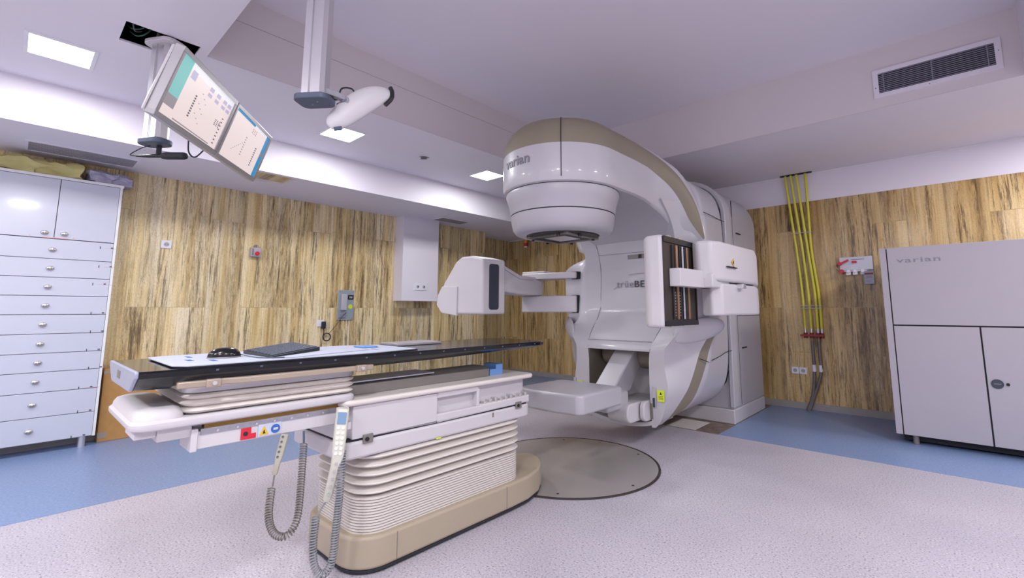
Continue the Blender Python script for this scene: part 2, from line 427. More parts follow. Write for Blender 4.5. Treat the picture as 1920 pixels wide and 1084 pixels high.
for k in range(11):
    z = gz0+(gz1-gz0)*(k+.5)/11; mesh('slat', box(gx0, gx1, gy-.013, gy-.004, z-.0028, z+.0028), 'vent_slat', t, smooth=False)
for x in (gx0+.03, (gx0+gx1)/2-.01, gx1-.04): mesh('divider', box(x, x+.006, gy-.0145, gy-.005, gz0, gz1), 'vent_slat', t, smooth=False)
for x, z in ((gx0-.02, 2.9), (gx1+.02, 2.95), (.05, gz0-.02)): mesh('screw', cyl((x, gy-.013, z), (0, 1, 0), .004, .003, 8), 'rail_grey', t)

# ============================================================ LINEAR ACCELERATOR
CX, CY = -2.185, 2.843
HY = 2.815        # centre of the domed head
LA = thing('linear_accelerator', (CX, 4.9, 0), 'large silver and taupe radiotherapy machine with domed treatment head and imaging arms', 'medical machine')
def sym(pts):   # half outline [(u,z)...] from bottom centre up to top centre -> closed outline
    return [(CX+a, b) for a, b in pts]+[(CX-a, b) for a, b in pts[-2:0:-1]]
# ---- stand
def arch(hw, z0, z1, rad, n=10):
    P = [(hw, z0)]+[(hw-rad+rad*math.cos(math.radians(90*k/n)), z1-rad+rad*math.sin(math.radians(90*k/n))) for k in range(n+1)]
    return [(CX+a, b) for a, b in P]+[(CX-a, b) for a, b in P[::-1]]
stand = mesh('stand', prism(arch(.535, .135, 2.52, .42), 'y', 4.885, 5.9), 'silver_body', LA, bevel=.02)
mesh('plinth', join(box(CX-.56, CX+.54, 4.86, 5.88, 0.0015, .14)), 'white_plastic', stand, bevel=.008)
# rounded upright corner strip framing the stand
sp = []
outer = arch(.545, .16, 2.535, .43); inner = arch(.50, .16, 2.49, .385)
n_ = len(outer)
V = [(a, y, b) for y in (4.862, 5.02) for a, b in outer]+[(a, y, b) for y in (4.862, 5.02) for a, b in inner]
F = []
for i in range(n_-1):
    F += [(i, i+1, n_+i+1, n_+i), (2*n_+i, 2*n_+i+1, 3*n_+i+1, 3*n_+i), (i, i+1, 2*n_+i+1, 2*n_+i), (n_+i, n_+i+1, 3*n_+i+1, 3*n_+i)]
F += [(0, n_, 3*n_, 2*n_), (n_-1, 2*n_-1, 4*n_-1, 3*n_-1)]
mesh('edge_frame', (V, F), 'silver', stand, bevel=.008)
for z in (.72, 1.95): mesh('door_handle', box(CX+.533, CX+.545, 5.2, 5.34, z, z+.012), 'gap', stand, smooth=False)
mesh('panel_seam', box(CX+.53, CX+.5365, 5.10, 5.106, .16, 2.3), 'gap', stand, smooth=False)
mesh('panel_seam', box(CX+.53, CX+.5365, 5.11, 5.88, 1.06, 1.066), 'gap', stand, smooth=False)
# ---- rotating drum between stand and arm
zf = [.115, .16, .235, .36, .5, .67, .9, 1.1, 1.3, 1.55, 1.78, 2.0, 2.15, 2.24, 2.32, 2.375, 2.40]
uf = [0, .22, .37, .50, .57, .63, .665, .67, .67, .665, .655, .635, .6, .565, .5, .34, 0]
zb = [.125, .16, .25, .37, .52, .7, .9, 1.1, 1.3, 1.6, 1.85, 2.05, 2.2, 2.31, 2.41, 2.475, 2.50]
ub = [0, .2, .39, .49, .53, .54, .54, .54, .54, .54, .54, .535, .51, .46, .36, .2, 0]
rings = []
for k in range(9):
    t_ = k/8; s = t_*t_*(3-2*t_)*.45+t_*.55
    rings.append([(a, 3.96+(4.86-3.96)*t_, b) for a, b in sym([(uf[i]*(1-s)+ub[i]*s, zf[i]*(1-s)+zb[i]*s) for i in range(len(zf))])])
drum = mesh('rotating_drum', loft(rings), 'silver', LA, subd=1, angle=60)
mesh('drum_gap', prism(sym([(ub[i]*.955, zb[i]*.97+.045) for i in range(len(zb))]), 'y', 4.85, 4.89), 'gap', drum, smooth=False)
def seam(pts, parent, rad=.0035, m='gap', name='panel_seam', n=6): return mesh(name, tube(crom(pts, n), rad, 5), m, parent)
seam([(CX+.668, 3.99, .70), (CX+.628, 4.3, .71), (CX+.575, 4.6, .72), (CX+.548, 4.84, .72)], drum)
seam([(CX+.658, 3.99, 1.98), (CX+.615, 4.3, 2.00), (CX+.565, 4.6, 2.02), (CX+.545, 4.84, 2.03)], drum)

# ---- upper arm and domed head
YS = [HY, 3.1, 3.3, 3.45, 3.6, 3.72, 3.8, 3.88, 3.955]
cols = dict(ua=[.465, .465, .465, .465, .48, .50, .51, .52, .54], za=[2.01, 2.01, 2.00, 1.97, 1.92, 1.84, 1.77, 1.71, 1.67],
            ui=[.465, .465, .472, .49, .525, .565, .60, .635, .662], zi=[2.285, 2.285, 2.275, 2.235, 2.165, 2.05, 1.90, 1.80, 1.73],
            uo=[.28, .32, .38, .45, .52, .58, .61, .64, .668], zo=[2.54, 2.525, 2.49, 2.43, 2.345, 2.24, 2.14, 1.98, 1.76],
            zt=[2.572, 2.56, 2.53, 2.495, 2.46, 2.44, 2.42, 2.405, 2.395])
YY = np.linspace(HY, 3.955, 30)
G = {k: pchip(YS, v, YY) for k, v in cols.items()}
def sidepts(ua, za, ui, zi):     # side wall with slightly rounded foot
    return [(ua-.03, za-.0), (ua-.008, za+.008), (ua, za+.03), (ua+(ui-ua)*.3, za+(zi-za)*.35), (ua+(ui-ua)*.6, za+(zi-za)*.7), (ui, zi)]
def bandpts(ui, zi, uo, zo):
    mx, mz = (ui+uo)/2, (zi+zo)/2; nx, nz = (zo-zi), (ui-uo); b = .2
    return [(ui, zi), (ui*.75+uo*.25+nx*b*.75, zi*.75+zo*.25+nz*b*.75), (mx+nx*b, mz+nz*b), (ui*.25+uo*.75+nx*b*.75, zi*.25+zo*.75+nz*b*.75), (uo, zo)]
def toppts(uo, zo, zt):
    return [(uo*math.cos(PI/2*k/8)**.8, zo+(zt-zo)*math.sin(PI/2*k/8)**.8) for k in range(9)]
def prof(j):
    g = {k: G[k][j] for k in G}
    return sidepts(g['ua'], g['za'], g['ui'], g['zi']), bandpts(g['ui'], g['zi'], g['uo'], g['zo']), toppts(g['uo'], g['zo'], g['zt'])
def shell(which, name, m, parent, bottom=False):
    parts = []
    for sg in (1, -1):
        rings = []
        for a in range(24):                       # dome: revolve the first profile round the beam axis
            th = PI/2*(a/24)
            rings.append([(CX+sg*q[0]*math.sin(th), HY-q[0]*math.cos(th), q[1]) for q in prof(0)[which]])
        for j in range(30): rings.append([(CX+sg*q[0], YY[j], q[1]) for q in prof(j)[which]])
        parts.append(loft(rings, (False, False), closed=False))
    return mesh(name, join(*parts), m, parent, angle=50)
arm = shell(0, 'gantry_arm', 'silver', LA)
shell(2, 'arm_top', 'silver', arm); shell(1, 'taupe_band', 'taupe', arm)
# underside closing of the arm
und = [[(CX-(G['ua'][j]-.03), YY[j], G['za'][j]), (CX+(G['ua'][j]-.03), YY[j], G['za'][j])] for j in range(30)]
mesh('arm_underside', join(loft(und, (False, False), closed=False), prism([(CX+.435*math.sin(a_), HY-.435*math.cos(a_)) for a_ in np.linspace(-PI/2, PI/2, 30)], 'z', 2.008, 2.012)), 'silver_body', arm)
# seam on the head cover
hs = prof(0); line = [q for q in hs[0][2:]]+hs[1][1:]
th = math.radians(37)
seam([(CX+(q[0]+.001)*math.sin(th), HY-(q[0]+.001)*math.cos(th), q[1]) for q in line], arm, .003, n=4)
# embossed maker's name bent round the dome
tg = text_geo('varian', .105, .004, 1.05, 1.0)
W_ = max(v[0] for v in tg[0]); Vt = []
for x, y, z in tg[0]:
    a_ = math.radians(-25)+ (x*.27/W_)/.467
    rr_ = .467+z
    Vt.append((CX+rr_*math.sin(a_), HY-rr_*math.cos(a_), 2.165+y))
mesh('embossed_name', (Vt, tg[1]), 'logo_grey', arm, smooth=False)

# ---- collimator below the head
col_ = mesh('collimator', lathe([(.405, 2.015), (.438, 2.005), (.442, 1.985), (.42, 1.92), (.405, 1.842)], CX, HY, 72, (True, False)), 'silver_body', LA, angle=30)
mesh('seam_ring', lathe([(.428, 2.001), (.438, 2.004), (.438, 2.010), (.42, 2.010)], CX, HY, 72, (False, False)), 'gap', col_)
mesh('seam_ring', lathe([(.395, 1.833), (.404, 1.835), (.404, 1.842), (.395, 1.842)], CX, HY, 72, (False, False)), 'gap', col_)
mesh('lower_ring', lathe([(.404, 1.834), (.398, 1.78), (.386, 1.73), (.368, 1.705), (.34, 1.693), (.285, 1.689), (.28, 1.70)], CX, HY, 72, (True, True)), 'silver_body', col_, angle=50)
mesh('accessory_plate', lathe([(.278, 1.70), (.272, 1.683), (.25, 1.678), (.0001, 1.678)], CX, HY, 48, (True, False)), 'brown_dark', col_, smooth=False)
mesh('mounting_frame', join(box(CX-.17, CX+.17, HY-.20, HY-.17, 1.668, 1.684), box(CX-.17, CX+.17, HY+.17, HY+.20, 1.668, 1.684),
    box(CX-.20, CX-.17, HY-.20, HY+.20, 1.668, 1.684), box(CX+.17, CX+.20, HY-.20, HY+.20, 1.668, 1.684)), 'rail_grey', col_, bevel=.003)
mesh('crosshair_window', box(CX-.1, CX+.1, HY-.1, HY+.1, 1.672, 1.677), 'alu', col_, smooth=False)
for a_ in (-150, -60, -20, 40, 110, 160):
    a_ = math.radians(a_); mesh('locking_screw', cyl((CX+.235*math.cos(a_), HY+.235*math.sin(a_), 1.668), (0, 0, 1), .012, .022, 12), 'black', col_)
mesh('indicator_light', cyl((CX+.12, HY-.215, 1.688), (0, -1, .3), .008, .012, 10), 'led', col_)

# ---- body below the arm: front cover, flanks, lower cheeks
ZB = [.165, .22, .36, .5, .67, .78, .88, .97, 1.00, 1.06, 1.12, 1.50, 1.58, 1.66, 1.75, 1.9, 2.04]
TB = dict(u1=[.30, .30, .30, .30, .30, .31, .33, .345, .35, .35, .35, .35, .35, .35, .36, .37, .38],
          y1=[3.60, 3.60, 3.59, 3.58, 3.58, 3.58, 3.64, 3.73, 3.76, 3.82, 3.86, 3.885, 3.87, 3.85, 3.82, 3.70, 3.54],
          u2=[.33, .38, .43, .46, .44, .44, .50, .56, .54, .51, .50, .48, .47, .47, .49, .50, .50],
          y2=[3.61, 3.60, 3.59, 3.58, 3.58, 3.58, 3.60, 3.66, 3.70, 3.73, 3.74, 3.78, 3.79, 3.78, 3.75, 3.65, 3.5],
          u3=[.31, .37, .475, .56, .62, .65, .70, .74, .66, .65, .66, .67, .63, .52, .60, .60, .58],
          y3=[3.76, 3.76, 3.76, 3.76, 3.77, 3.79, 3.81, 3.86, 3.82, 3.74, 3.72, 3.72, 3.80, 3.89, 3.88, 3.85, 3.8],
          u4=[.25, .355, .50, .57, .63, .66, .70, .75, .70, .68, .68, .68, .62, .57, .64, .63, .62],
          y4=[3.96]*17)
ZZ = np.array(sorted(set(list(np.linspace(.165, 2.04, 70))+[.97, .985, 1.0])))
Bd = {k: pchip(ZB, v, ZZ) for k, v in TB.items()}
def strip(a, b, rows, nn=5, bow=0.0, sides=(1, -1)):
    parts = []
    for sg in sides:
        R = []
        for j in rows:
            (ua, ya), (ub_, yb_) = a(j), b(j); ring = []
            for k in range(nn):
                t_ = k/(nn-1); bb = bow*math.sin(PI*t_); L_ = math.hypot(ub_-ua, yb_-ya)+1e-6
                ring.append((CX+sg*(ua+(ub_-ua)*t_+bb*(-(yb_-ya))/L_*-1), ya+(yb_-ya)*t_-bb*(ub_-ua)/L_, ZZ[j]))
            R.append(ring)
        parts.append(loft(R, (False, False), closed=False))
    return join(*parts)
pt = lambda i: (lambda j: (Bd['u%d' % i][j], Bd['y%d' % i][j]))
allr = range(len(ZZ)); lo = [j for j in allr if ZZ[j] <= .78]; hi = [j for j in allr if ZZ[j] >= .775]; bandr = [j for j in allr if ZZ[j] <= .975]; nob = [j for j in allr if ZZ[j] >= .965]
body = mesh('gantry_cheeks', join(strip(pt(1), pt(2), allr, 4), strip(pt(2), pt(3), allr, 7, -.012), strip(pt(3), pt(4), nob, 4)), 'silver', LA, angle=45)
for sg in (1, -1): mesh('lower_taupe_band', strip(pt(3), pt(4), bandr, 4, sides=(sg,)), 'taupe', body)
seam([(CX+.645, 3.80, .725), (CX+.652, 3.88, .705), (CX+.652, 3.965, .685)], body, .003)
for sg in (1, -1):       # rounded hood over each cheek flank
    R = []
    for (uu, yy, zz), hz, hn in (((.50, 3.62, .90), .03, .008), ((.53, 3.645, .925), .075, .02), ((.60, 3.70, .945), .095, .035), ((.68, 3.79, .965), .095, .045), ((.74, 3.88, .985), .08, .045), ((.775, 3.96, .995), .055, .035), ((.785, 4.0, 1.0), .015, .01)):
        nx_, ny_ = .8, -.6
        R.append([(CX+sg*(uu+nx_*hn*math.cos(a_)), yy+ny_*hn*math.cos(a_), zz+hz*math.sin(a_)) for a_ in np.linspace(0, 2*PI, 20, endpoint=False)])
    mesh('cheek_hood', loft(R), 'silver', body, angle=80, subd=1)
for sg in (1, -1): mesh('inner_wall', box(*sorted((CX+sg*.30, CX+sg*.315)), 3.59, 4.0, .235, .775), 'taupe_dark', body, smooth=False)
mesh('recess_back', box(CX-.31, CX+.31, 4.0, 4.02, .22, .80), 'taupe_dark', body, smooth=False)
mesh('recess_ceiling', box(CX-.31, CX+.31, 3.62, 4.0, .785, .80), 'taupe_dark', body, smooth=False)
arcp = [(CX+x, 1.29-math.sqrt(1.15**2-x*x)) for x in np.linspace(-.315, .315, 17)]
mesh('bottom_cover', prism(arcp+[(a, b+.035) for a, b in arcp[::-1]], 'y', 3.6, 3.965), 'silver', body, bevel=.004)
cov = mesh('front_cover', strip(lambda j: (0, Bd['y1'][j]-.004), lambda j: (Bd['u1'][j], Bd['y1'][j]), hi, 6), 'silver', LA, angle=60)
for sg in (1, -1):
    seam([(CX+sg*Bd['u1'][j], Bd['y1'][j]-.001, ZZ[j]) for j in hi[::4]], cov, .0022, m='rail_grey')
seam([(CX+x, 3.60, .855) for x in (-.325, 0, .325)], cov, .0025, m='rail_grey')
mesh('apron_lip', box(CX-.31, CX+.31, 3.572, 3.62, .775, .79), 'silver', cov, bevel=.004)
mesh('panel_seam', box(CX-.35, CX+.35, 3.845, 3.85, 1.655, 1.659), 'rail_grey', cov, smooth=False)
mesh('sensor_slot', box(CX-.03, CX+.16, 3.852, 3.87, 1.60, 1.64), 'rail_grey', cov, smooth=False)
mesh('sensor_window', box(CX+.085, CX+.115, 3.847, 3.86, 1.603, 1.637), 'black', cov, smooth=False)
# lettering
tg = text_geo('trüe', .095, .0008, 1.15, 1.0, 0); w1 = max(v[0] for v in tg[0])
mt = frame_m((CX-.165, 3.868, 1.335), (1, 0, 0), (0, 0, 1), (0, -1, 0))
mesh('lettering', xf(tg, mt), 'logo_grey', cov, smooth=False)
tg = text_geo('BEAM', .085, .0008, 1.05, 1.2, .008)
mesh('lettering', xf(tg, frame_m((CX-.165+w1+.012, 3.868, 1.335), (1, 0, 0), (0, 0, 1), (0, -1, 0))), 'slate_window', cov, smooth=False)
seam([(CX-.20, 3.868, 1.322), (CX-.175, 3.868, 1.334), (CX-.16, 3.868, 1.345)], cov, .002, m='logo_grey', name='swoosh')
seam([(CX-.03, 3.866, 1.45), (CX+.08, 3.866, 1.462), (CX+.2, 3.866, 1.45)], cov, .002, m='logo_grey', name='swoosh')
# laser label and switch on each cheek
for sg, x in ((1, CX+.40), (-1, CX-.40)):
    y_ = 3.582
    mesh('warning_label', box(x-.03, x+.03, y_-.008, y_-.004, .385, .475), 'yellow_label', body, smooth=False)
    mesh('switch_plate', box(x-.075, x-.045, y_-.010, y_-.004, .33, .50), 'silver_body', body, bevel=.003)
    mesh('dark_switch', box(x-.07, x-.05, y_-.016, y_-.008, .335, .41), 'slate_window', body, bevel=.004)
    mesh('label_print', join(prism([(x-.011, .44), (x+.011, .44), (x, .462)], 'y', y_-.009, y_-.0075), *[box(x-.02, x+.02, y_-.009, y_-.0075, z, z+.003) for z in (.425, .415, .405)]), 'rubber', body, smooth=False)
mesh('pivot_cap', cyl((CX-.50, 3.70, .93), (-.6, -1, 0), .035, .03, 20), 'rubber', body)

# ---- portal imager on its folding arm below the head
mp = [(CX-.275, 2.63)]+[(CX-.275+.58*t_, 2.60-.035*math.sin(PI*t_)) for t_ in np.linspace(.04, .96, 12)]+[(CX+.31, 2.63), (CX+.31, 3.13), (CX-.275, 3.13)]
mv = mesh('portal_imager', prism(mp, 'z', .415, .55), 'silver_body', LA, bevel=.018, seg=4)
mesh('upper_link', prism([(3.30, .44), (3.44, .41), (3.62, .44), (3.97, .78), (3.72, .782)], 'x', CX-.10, CX+.10), 'silver', mv, bevel=.012)
mesh('rear_bracket', join(box(CX-.10, CX+.18, 3.13, 3.45, .33, .47)), 'silver_body', mv, bevel=.02)
mesh('lower_link', prism(rrect(3.46, .30, .28, .15, .06), 'x', CX+.05, CX+.24), 'white_plastic', mv, bevel=.01)
mesh('elbow_cap', prism(rrect(3.60, .30, .22, .16, .05), 'x', CX+.25, CX+.292), 'white_plastic', mv, bevel=.01)
mesh('lower_link', box(CX-.05, CX+.285, 3.62, 3.99, .25, .36), 'white_plastic', mv, bevel=.02)
mesh('pivot', cyl((CX+.08, 3.32, .345), (1, -.3, 0), .028, .06, 18), 'black', mv)
mesh('side_roller', cyl((CX+.19, 3.86, .72), (1, 0, 0), .12, .18, 32), 'taupe_dark', mv, bevel=.01)
mesh('side_roller', cyl((CX-.2, 3.86, .72), (1, 0, 0), .10, .16, 32), 'taupe_dark', mv, bevel=.01)

# ---- source on the left arm
srcp = [(-2.95, 1.085), (-2.95, 1.565), (-3.10, 1.60), (-3.24, 1.60), (-3.32, 1.56), (-3.49, 1.37), (-3.55, 1.27), (-3.57, 1.17), (-3.50, 1.10), (-3.42, 1.085)]
ka = mesh('source_housing', prism(srcp, 'y', 2.68, 2.955), 'white_plastic', LA, bevel=.02, seg=4)
mesh('housing_ledge', prism([(-3.28, 1.335), (-3.28, 1.07), (-3.50, 1.095), (-3.575, 1.17), (-3.56, 1.26), (-3.50, 1.34)], 'y', 2.665, 2.70), 'white_plastic', ka, bevel=.008)
mesh('exit_window', prism(rrect(2.81, 1.325, .115, .40, .025), 'x', -2.952, -2.943), 'slate_window', ka, bevel=.003)
def fa(xa, xb, y, z0, z1): return [(xa, y, z0), (xb, y, z0), (xb, y, z1), (xa, y, z1)]
mesh('forearm', loft([fa(-3.17, -2.99, 2.93, 1.295, 1.515), fa(-3.18, -3.0, 3.00, 1.285, 1.50), fa(-3.24, -3.03, 3.22, 1.27, 1.425), fa(-3.34, -3.08, 3.52, 1.27, 1.425), fa(-3.30, -3.12, 3.68, 1.27, 1.425)]), 'white_plastic', ka, bevel=.014)
mesh('forearm_rib', loft([fa(-3.0, -2.985, 2.96, 1.50, 1.53), fa(-3.03, -3.015, 3.22, 1.42, 1.45), fa(-3.08, -3.06, 3.50, 1.42, 1.45)]), 'white_plastic', ka, bevel=.004)
def linkp(z0, z1, nm):
    return mesh(nm, prism([(-3.34, 3.60), (-3.34, 3.72), (-3.25, 3.80), (CX-.56, 3.84), (CX-.535, 3.80), (CX-.535, 3.705), (-2.85, 3.65), (-3.30, 3.55)], 'z', z0, z1), 'white_plastic', ka, bevel=.012)
linkp(1.10, 1.265, 'lower_link'); linkp(1.435, 1.50, 'upper_link')
mesh('link_cap', prism([(-3.33, 3.58), (-3.33, 3.70), (-3.05, 3.72), (-3.05, 3.62)], 'z', 1.50, 1.52), 'white_plastic', ka, bevel=.01)
for z0, z1 in ((1.095, 1.27), (1.43, 1.505)):
    mesh('socket_gap', prism([(CX-.60, 3.722), (CX-.526, 3.725), (CX-.518, 3.80), (CX-.56, 3.85), (CX-.60, 3.84)], 'z', z0, z1), 'gap', ka, bevel=.004)

# ---- flat panel detector on the right arm
xd = -1.25
dp = [(2.585, 1.02), (2.585, 1.575), (3.055, 1.575), (3.055, 1.02)]
det = mesh('detector_housing', join(prism([(xd, 2.58), (xd-.10, 2.58), (xd-.145, 2.62), (xd-.15, 2.72), (xd-.15, 3.06), (xd, 3.06)], 'z', 1.015, 1.58)), 'white_plastic', LA, bevel=.025, seg=4)
mesh('mechanism_plate', box(xd-.002, xd+.004, 2.592, 3.055, 1.025, 1.57), 'brown_dark', det, smooth=False)
mesh('mechanism_rim', join(box(xd, xd+.014, 2.592, 3.055, 1.535, 1.57), box(xd, xd+.014, 2.592, 3.055, 1.025, 1.055), box(xd, xd+.012, 3.04, 3.055, 1.025, 1.57)), 'black', det, smooth=False)
for y in (2.755, 2.915): mesh('guide_rail', box(xd+.004, xd+.018, y-.012, y+.012, 1.065, 1.525), 'bronze', det, bevel=.002)
for y, k in ((2.80, 'gap'), (2.845, 'zinc'), (2.875, 'gap'), (2.70, 'rubber')): mesh('drive_shaft', cyl((xd+.012, y, 1.295), (0, 0, 1), .007, .46, 8), k, det)
for i in range(9):
    for y in (2.715, 2.795): mesh('link_tooth', box(xd+.004, xd+.012, y-.01, y+.01, 1.085+i*.0175, 1.092+i*.0175), 'alu', det, smooth=False)
for y, z in ((2.62, 1.585), (2.645, 1.585), (2.78, 1.58), (2.80, 1.58), (2.62, 1.012), (2.64, 1.012), (2.8, 1.012), (2.82, 1.012)):
    mesh('cap_screw', cyl((xd+.004, y+.03, min(1.572, max(1.022, z))), (1, 0, 0), .007, .02, 10), 'alu', det)
mesh('carriage_bracket', prism([(xd+.005, 2.66), (xd+.075, 2.66), (xd+.10, 3.10), (xd+.005, 3.10)], 'z', 1.265, 1.375), 'white_plastic', det, bevel=.004)
mesh('carriage_arm', box(xd+.03, xd+.15, 2.98, 3.35, 1.265, 1.36), 'white_plastic', det, bevel=.01)
ap = [(xd+.012, 3.00), (xd+.06, 2.965), (xd+.14, 2.99), (xd+.175, 3.08), (xd+.20, 3.72), (xd+.12, 4.05), (CX+.60, 4.45), (CX+.55, 4.10), (xd-.10, 3.78), (xd-.02, 3.5)]
ar = mesh('detector_arm', prism(ap, 'z', 1.31, 1.575), 'white_plastic', LA, bevel=.02, seg=4)
mesh('arm_lower_housing', prism([(xd+.02, 3.12), (xd+.10, 3.07), (xd+.16, 3.12), (xd+.195, 3.72), (xd+.12, 4.04), (CX+.60, 4.45), (CX+.55, 4.15), (xd-.10, 3.80)], 'z', 1.085, 1.30), 'white_plastic', ar, bevel=.015)
mesh('arm_seam', box(xd+.18, xd+.197, 3.15, 3.32, 1.405, 1.412), 'gap', ar, smooth=False)
mesh('arm_gap', prism([(xd+.03, 3.13), (xd+.14, 3.13), (xd+.18, 3.70), (xd+.0, 3.9)], 'z', 1.295, 1.315), 'gap', ar, smooth=False)
mesh('connector', box(xd+.17, xd+.215, 3.36, 3.43, 1.27, 1.30), 'alu', ar, bevel=.003)
yx = xd+.183; mesh('warning_triangle', prism([(3.24, 1.445), (3.285, 1.475), (3.285, 1.415)], 'x', yx, yx+.004), 'warn_yellow', ar, smooth=False)
mesh('triangle_mark', prism([(3.257, 1.445), (3.277, 1.458), (3.277, 1.432)], 'x', yx+.004, yx+.006), 'rubber', ar, smooth=False)

# ---- turntable let into the floor
tt = thing('floor_turntable', (CX, CY, 0), 'round grey metal turntable plate set in the white floor', 'floor plate')
mesh('plate', lathe([(.0001, .008), (.652, .008), (.655, .002)], CX, CY, 96, (False, False)), 'turntable', tt)
mesh('rim', lathe([(.655, .001), (.656, .009), (.668, .009), (.670, .0013)], CX, CY, 96, (False, False)), 'brown_dark', tt)
for a_ in (-8, -58, -110, 60, 130): 
    a_ = math.radians(a_); mesh('bolt_hole', prism(disc(CX+.60*math.cos(a_), CY+.60*math.sin(a_), .009, 12), 'z', .007, .0088), 'gap', tt)

# ============================================================ TREATMENT COUCH
TC = thing('treatment_couch', (CX, 1.6, 0), 'long white radiotherapy couch with ribbed bellows pedestal and black carbon tabletop', 'treatment table')
def couch_outline(d=0, tip=True):
    hw = .28-d; y0 = 1.045+d; R_ = .15-d*.4; P = []
    for k in range(9):
        a_ = math.radians(90*k/8); P.append((CX+hw-R_+R_*math.sin(a_), y0+R_-R_*math.cos(a_)))
    for yy, uu in ((1.98, hw), (2.12, hw-.008), (2.25, hw-.045), (2.36, hw-.115), (2.43, hw-.20), (2.46-d, 0)): P.append((CX+uu, yy if uu else yy))
    return P+[(2*CX-a, b) for a, b in P[-2::-1]]
cb = mesh('base', prism(couch_outline(), 'z', .022, .155), 'base_taupe', TC, bevel=.014, seg=4)
mesh('kick_strip', prism(couch_outline(.006), 'z', .0095, .022), 'rubber', cb, smooth=False)
for yy in (1.24, 1.93): mesh('panel_seam', box(CX+.2785, CX+.2812, yy, yy+.003, .03, .146), 'rail_grey', cb, smooth=False)
mesh('yellow_sticker', box(CX-.14, CX-.09, 1.0425, 1.0445, .07, .11), 'yellow_label', cb, smooth=False)
def bel_ring(off, z, x0=CX-.245, x1=CX+.245, y0=1.085, y1=2.10, rad=.11):
    return [(a, b, z) for a, b in rrect((x0+x1)/2, (y0+y1)/2, x1-x0+2*off, y1-y0+2*off, rad+off, 6)]
R = []; z = .15
for k in range(13):
    R += [bel_ring(-.008, z), bel_ring(.005, z+.0028), bel_ring(.005, z+.0090), bel_ring(-.008, z+.0117)]; z += .0118
for k in range(5):
    R += [bel_ring(-.030, z), bel_ring(-.020, z+.006), bel_ring(.004, z+.014), bel_ring(.014, z+.021), bel_ring(.012, z+.026), bel_ring(-.018, z+.034)]; z += .0375
mesh('pedestal_bellows', loft(R), 'cream', TC, angle=50)
# skirt and upper box
sk = mesh('skirt', prism(rrect(CX-.005, 1.57, .515, 1.19, .05), 'z', .488, .563), 'white_plastic', TC, bevel=.012)
mesh('skirt_gap', prism(rrect(CX-.005, 1.57, .50, 1.17, .045), 'z', .562, .572), 'gap', sk, smooth=False)
ub_ = mesh('upper_box', prism(rrect(CX-.02, 1.57, .47, 1.18, .05), 'z', .571, .715), 'white_plastic', TC, bevel=.006)
xb = CX+.245   # side skin pieces standing proud, leaving two recesses
mesh('side_skin', join(box(xb-.035, xb+.008, 1.02, 1.46, .572, .712), box(xb-.035, xb+.008, 1.46, 2.145, .572, .607), box(xb-.035, xb+.008, 1.46, 1.735, .684, .712),
   box(xb-.035, xb+.008, 1.725, 1.745, .605, .70)), 'white_plastic', ub_, bevel=.005)
mesh('top_cover', prism(rrect(CX, 1.575, .54, 1.22, .05), 'z', .713, .738), 'cream', TC, bevel=.01)
mesh('bin_floor', box(xb-.05, xb+.004, 1.745, 2.145, .604, .612), 'cream', ub_, smooth=False)
for k in range(9):
    yy = 1.78+k*.041; mesh('bin_clip', box(xb-.03, xb+.006, yy, yy+.02, .611, .622+.006*(k % 3)), 'alu', ub_, bevel=.003)
for yy in (1.095, 2.05):
    mesh('latch', box(CX+.252, CX+.262, yy-.026, yy+.02, .548, .585), 'rail_grey', sk, bevel=.002)
    mesh('latch_screw', cyl((CX+.264, yy-.01, .566), (1, 0, 0), .009, .006, 10), 'black', sk)
mesh('lift_mark', box(CX+.2525, CX+.254, 1.84, 1.85, .53, .555), 'rail_grey', sk, smooth=False)
mesh('yellow_mark', box(CX+.2525, CX+.254, 1.46, 1.49, .488, .495), 'yellow_label', sk, smooth=False)
# rails on top of the box
rl = mesh('slide_rail', prism([(CX+.02, .738), (CX+.16, .738), (CX+.16, .782), (CX+.13, .796), (CX+.02, .796)], 'y', 1.0, 1.90), 'rail_grey', TC, bevel=.003)
mesh('rail_cover', box(CX+.0, CX+.17, 1.02, 1.50, .796, .802), 'zinc', rl, smooth=False)
mesh('blue_stop', join(box(CX+.04, CX+.15, 1.915, 1.965, .738, .775), box(CX+.04, CX+.15, 1.965, 2.02, .738, .80)), 'blue_item', rl, bevel=.003)
# carriage rail under the tray
cr = mesh('carriage_rail', join(box(CX+.10, CX+.222, .46, 1.30, .645, .704), box(CX+.09, CX+.232, .452, .472, .640, .715)), 'white_plastic', TC, bevel=.003)
mesh('galvanised_strip', box(CX+.215, CX+.2245, .48, 1.10, .692, .712), 'zinc', cr, smooth=False)
for k in range(9): mesh('rivet', cyl((CX+.2265, .53+k*.062, .70), (1, 0, 0), .004, .004, 8), 'alu', cr)
mesh('amber_strip', box(CX+.19, CX+.221, .49, 1.06, .712, .728), 'amber', cr, smooth=False)
mesh('rail_extension', join(box(CX+.05, CX+.222, .36, .455, .690, .737), box(CX+.06, CX+.215, .302, .36, .706, .737)), 'white_plastic', cr, bevel=.003)
xs_ = CX+.2235
mesh('red_sticker', join(box(xs_, xs_+.003, .605, .638, .650, .690), box(xs_, xs_+.003, .638, .655, .650, .668)), 'red', cr, smooth=False)
mesh('sticker_dot', cyl((xs_+.0035, .62, .67), (1, 0, 0), .008, .002, 12), 'rubber', cr)
mesh('sticker_plate', box(xs_, xs_+.002, .662, .742, .650, .694), 'paper', cr, smooth=False)
mesh('warning_triangle', prism([(.666, .655), (.698, .655), (.682, .687)], 'x', xs_+.002, xs_+.0035), 'warn_yellow', cr, smooth=False)
mesh('triangle_mark', prism([(.677, .660), (.687, .660), (.682, .675)], 'x', xs_+.0035, xs_+.0045), 'rubber', cr, smooth=False)
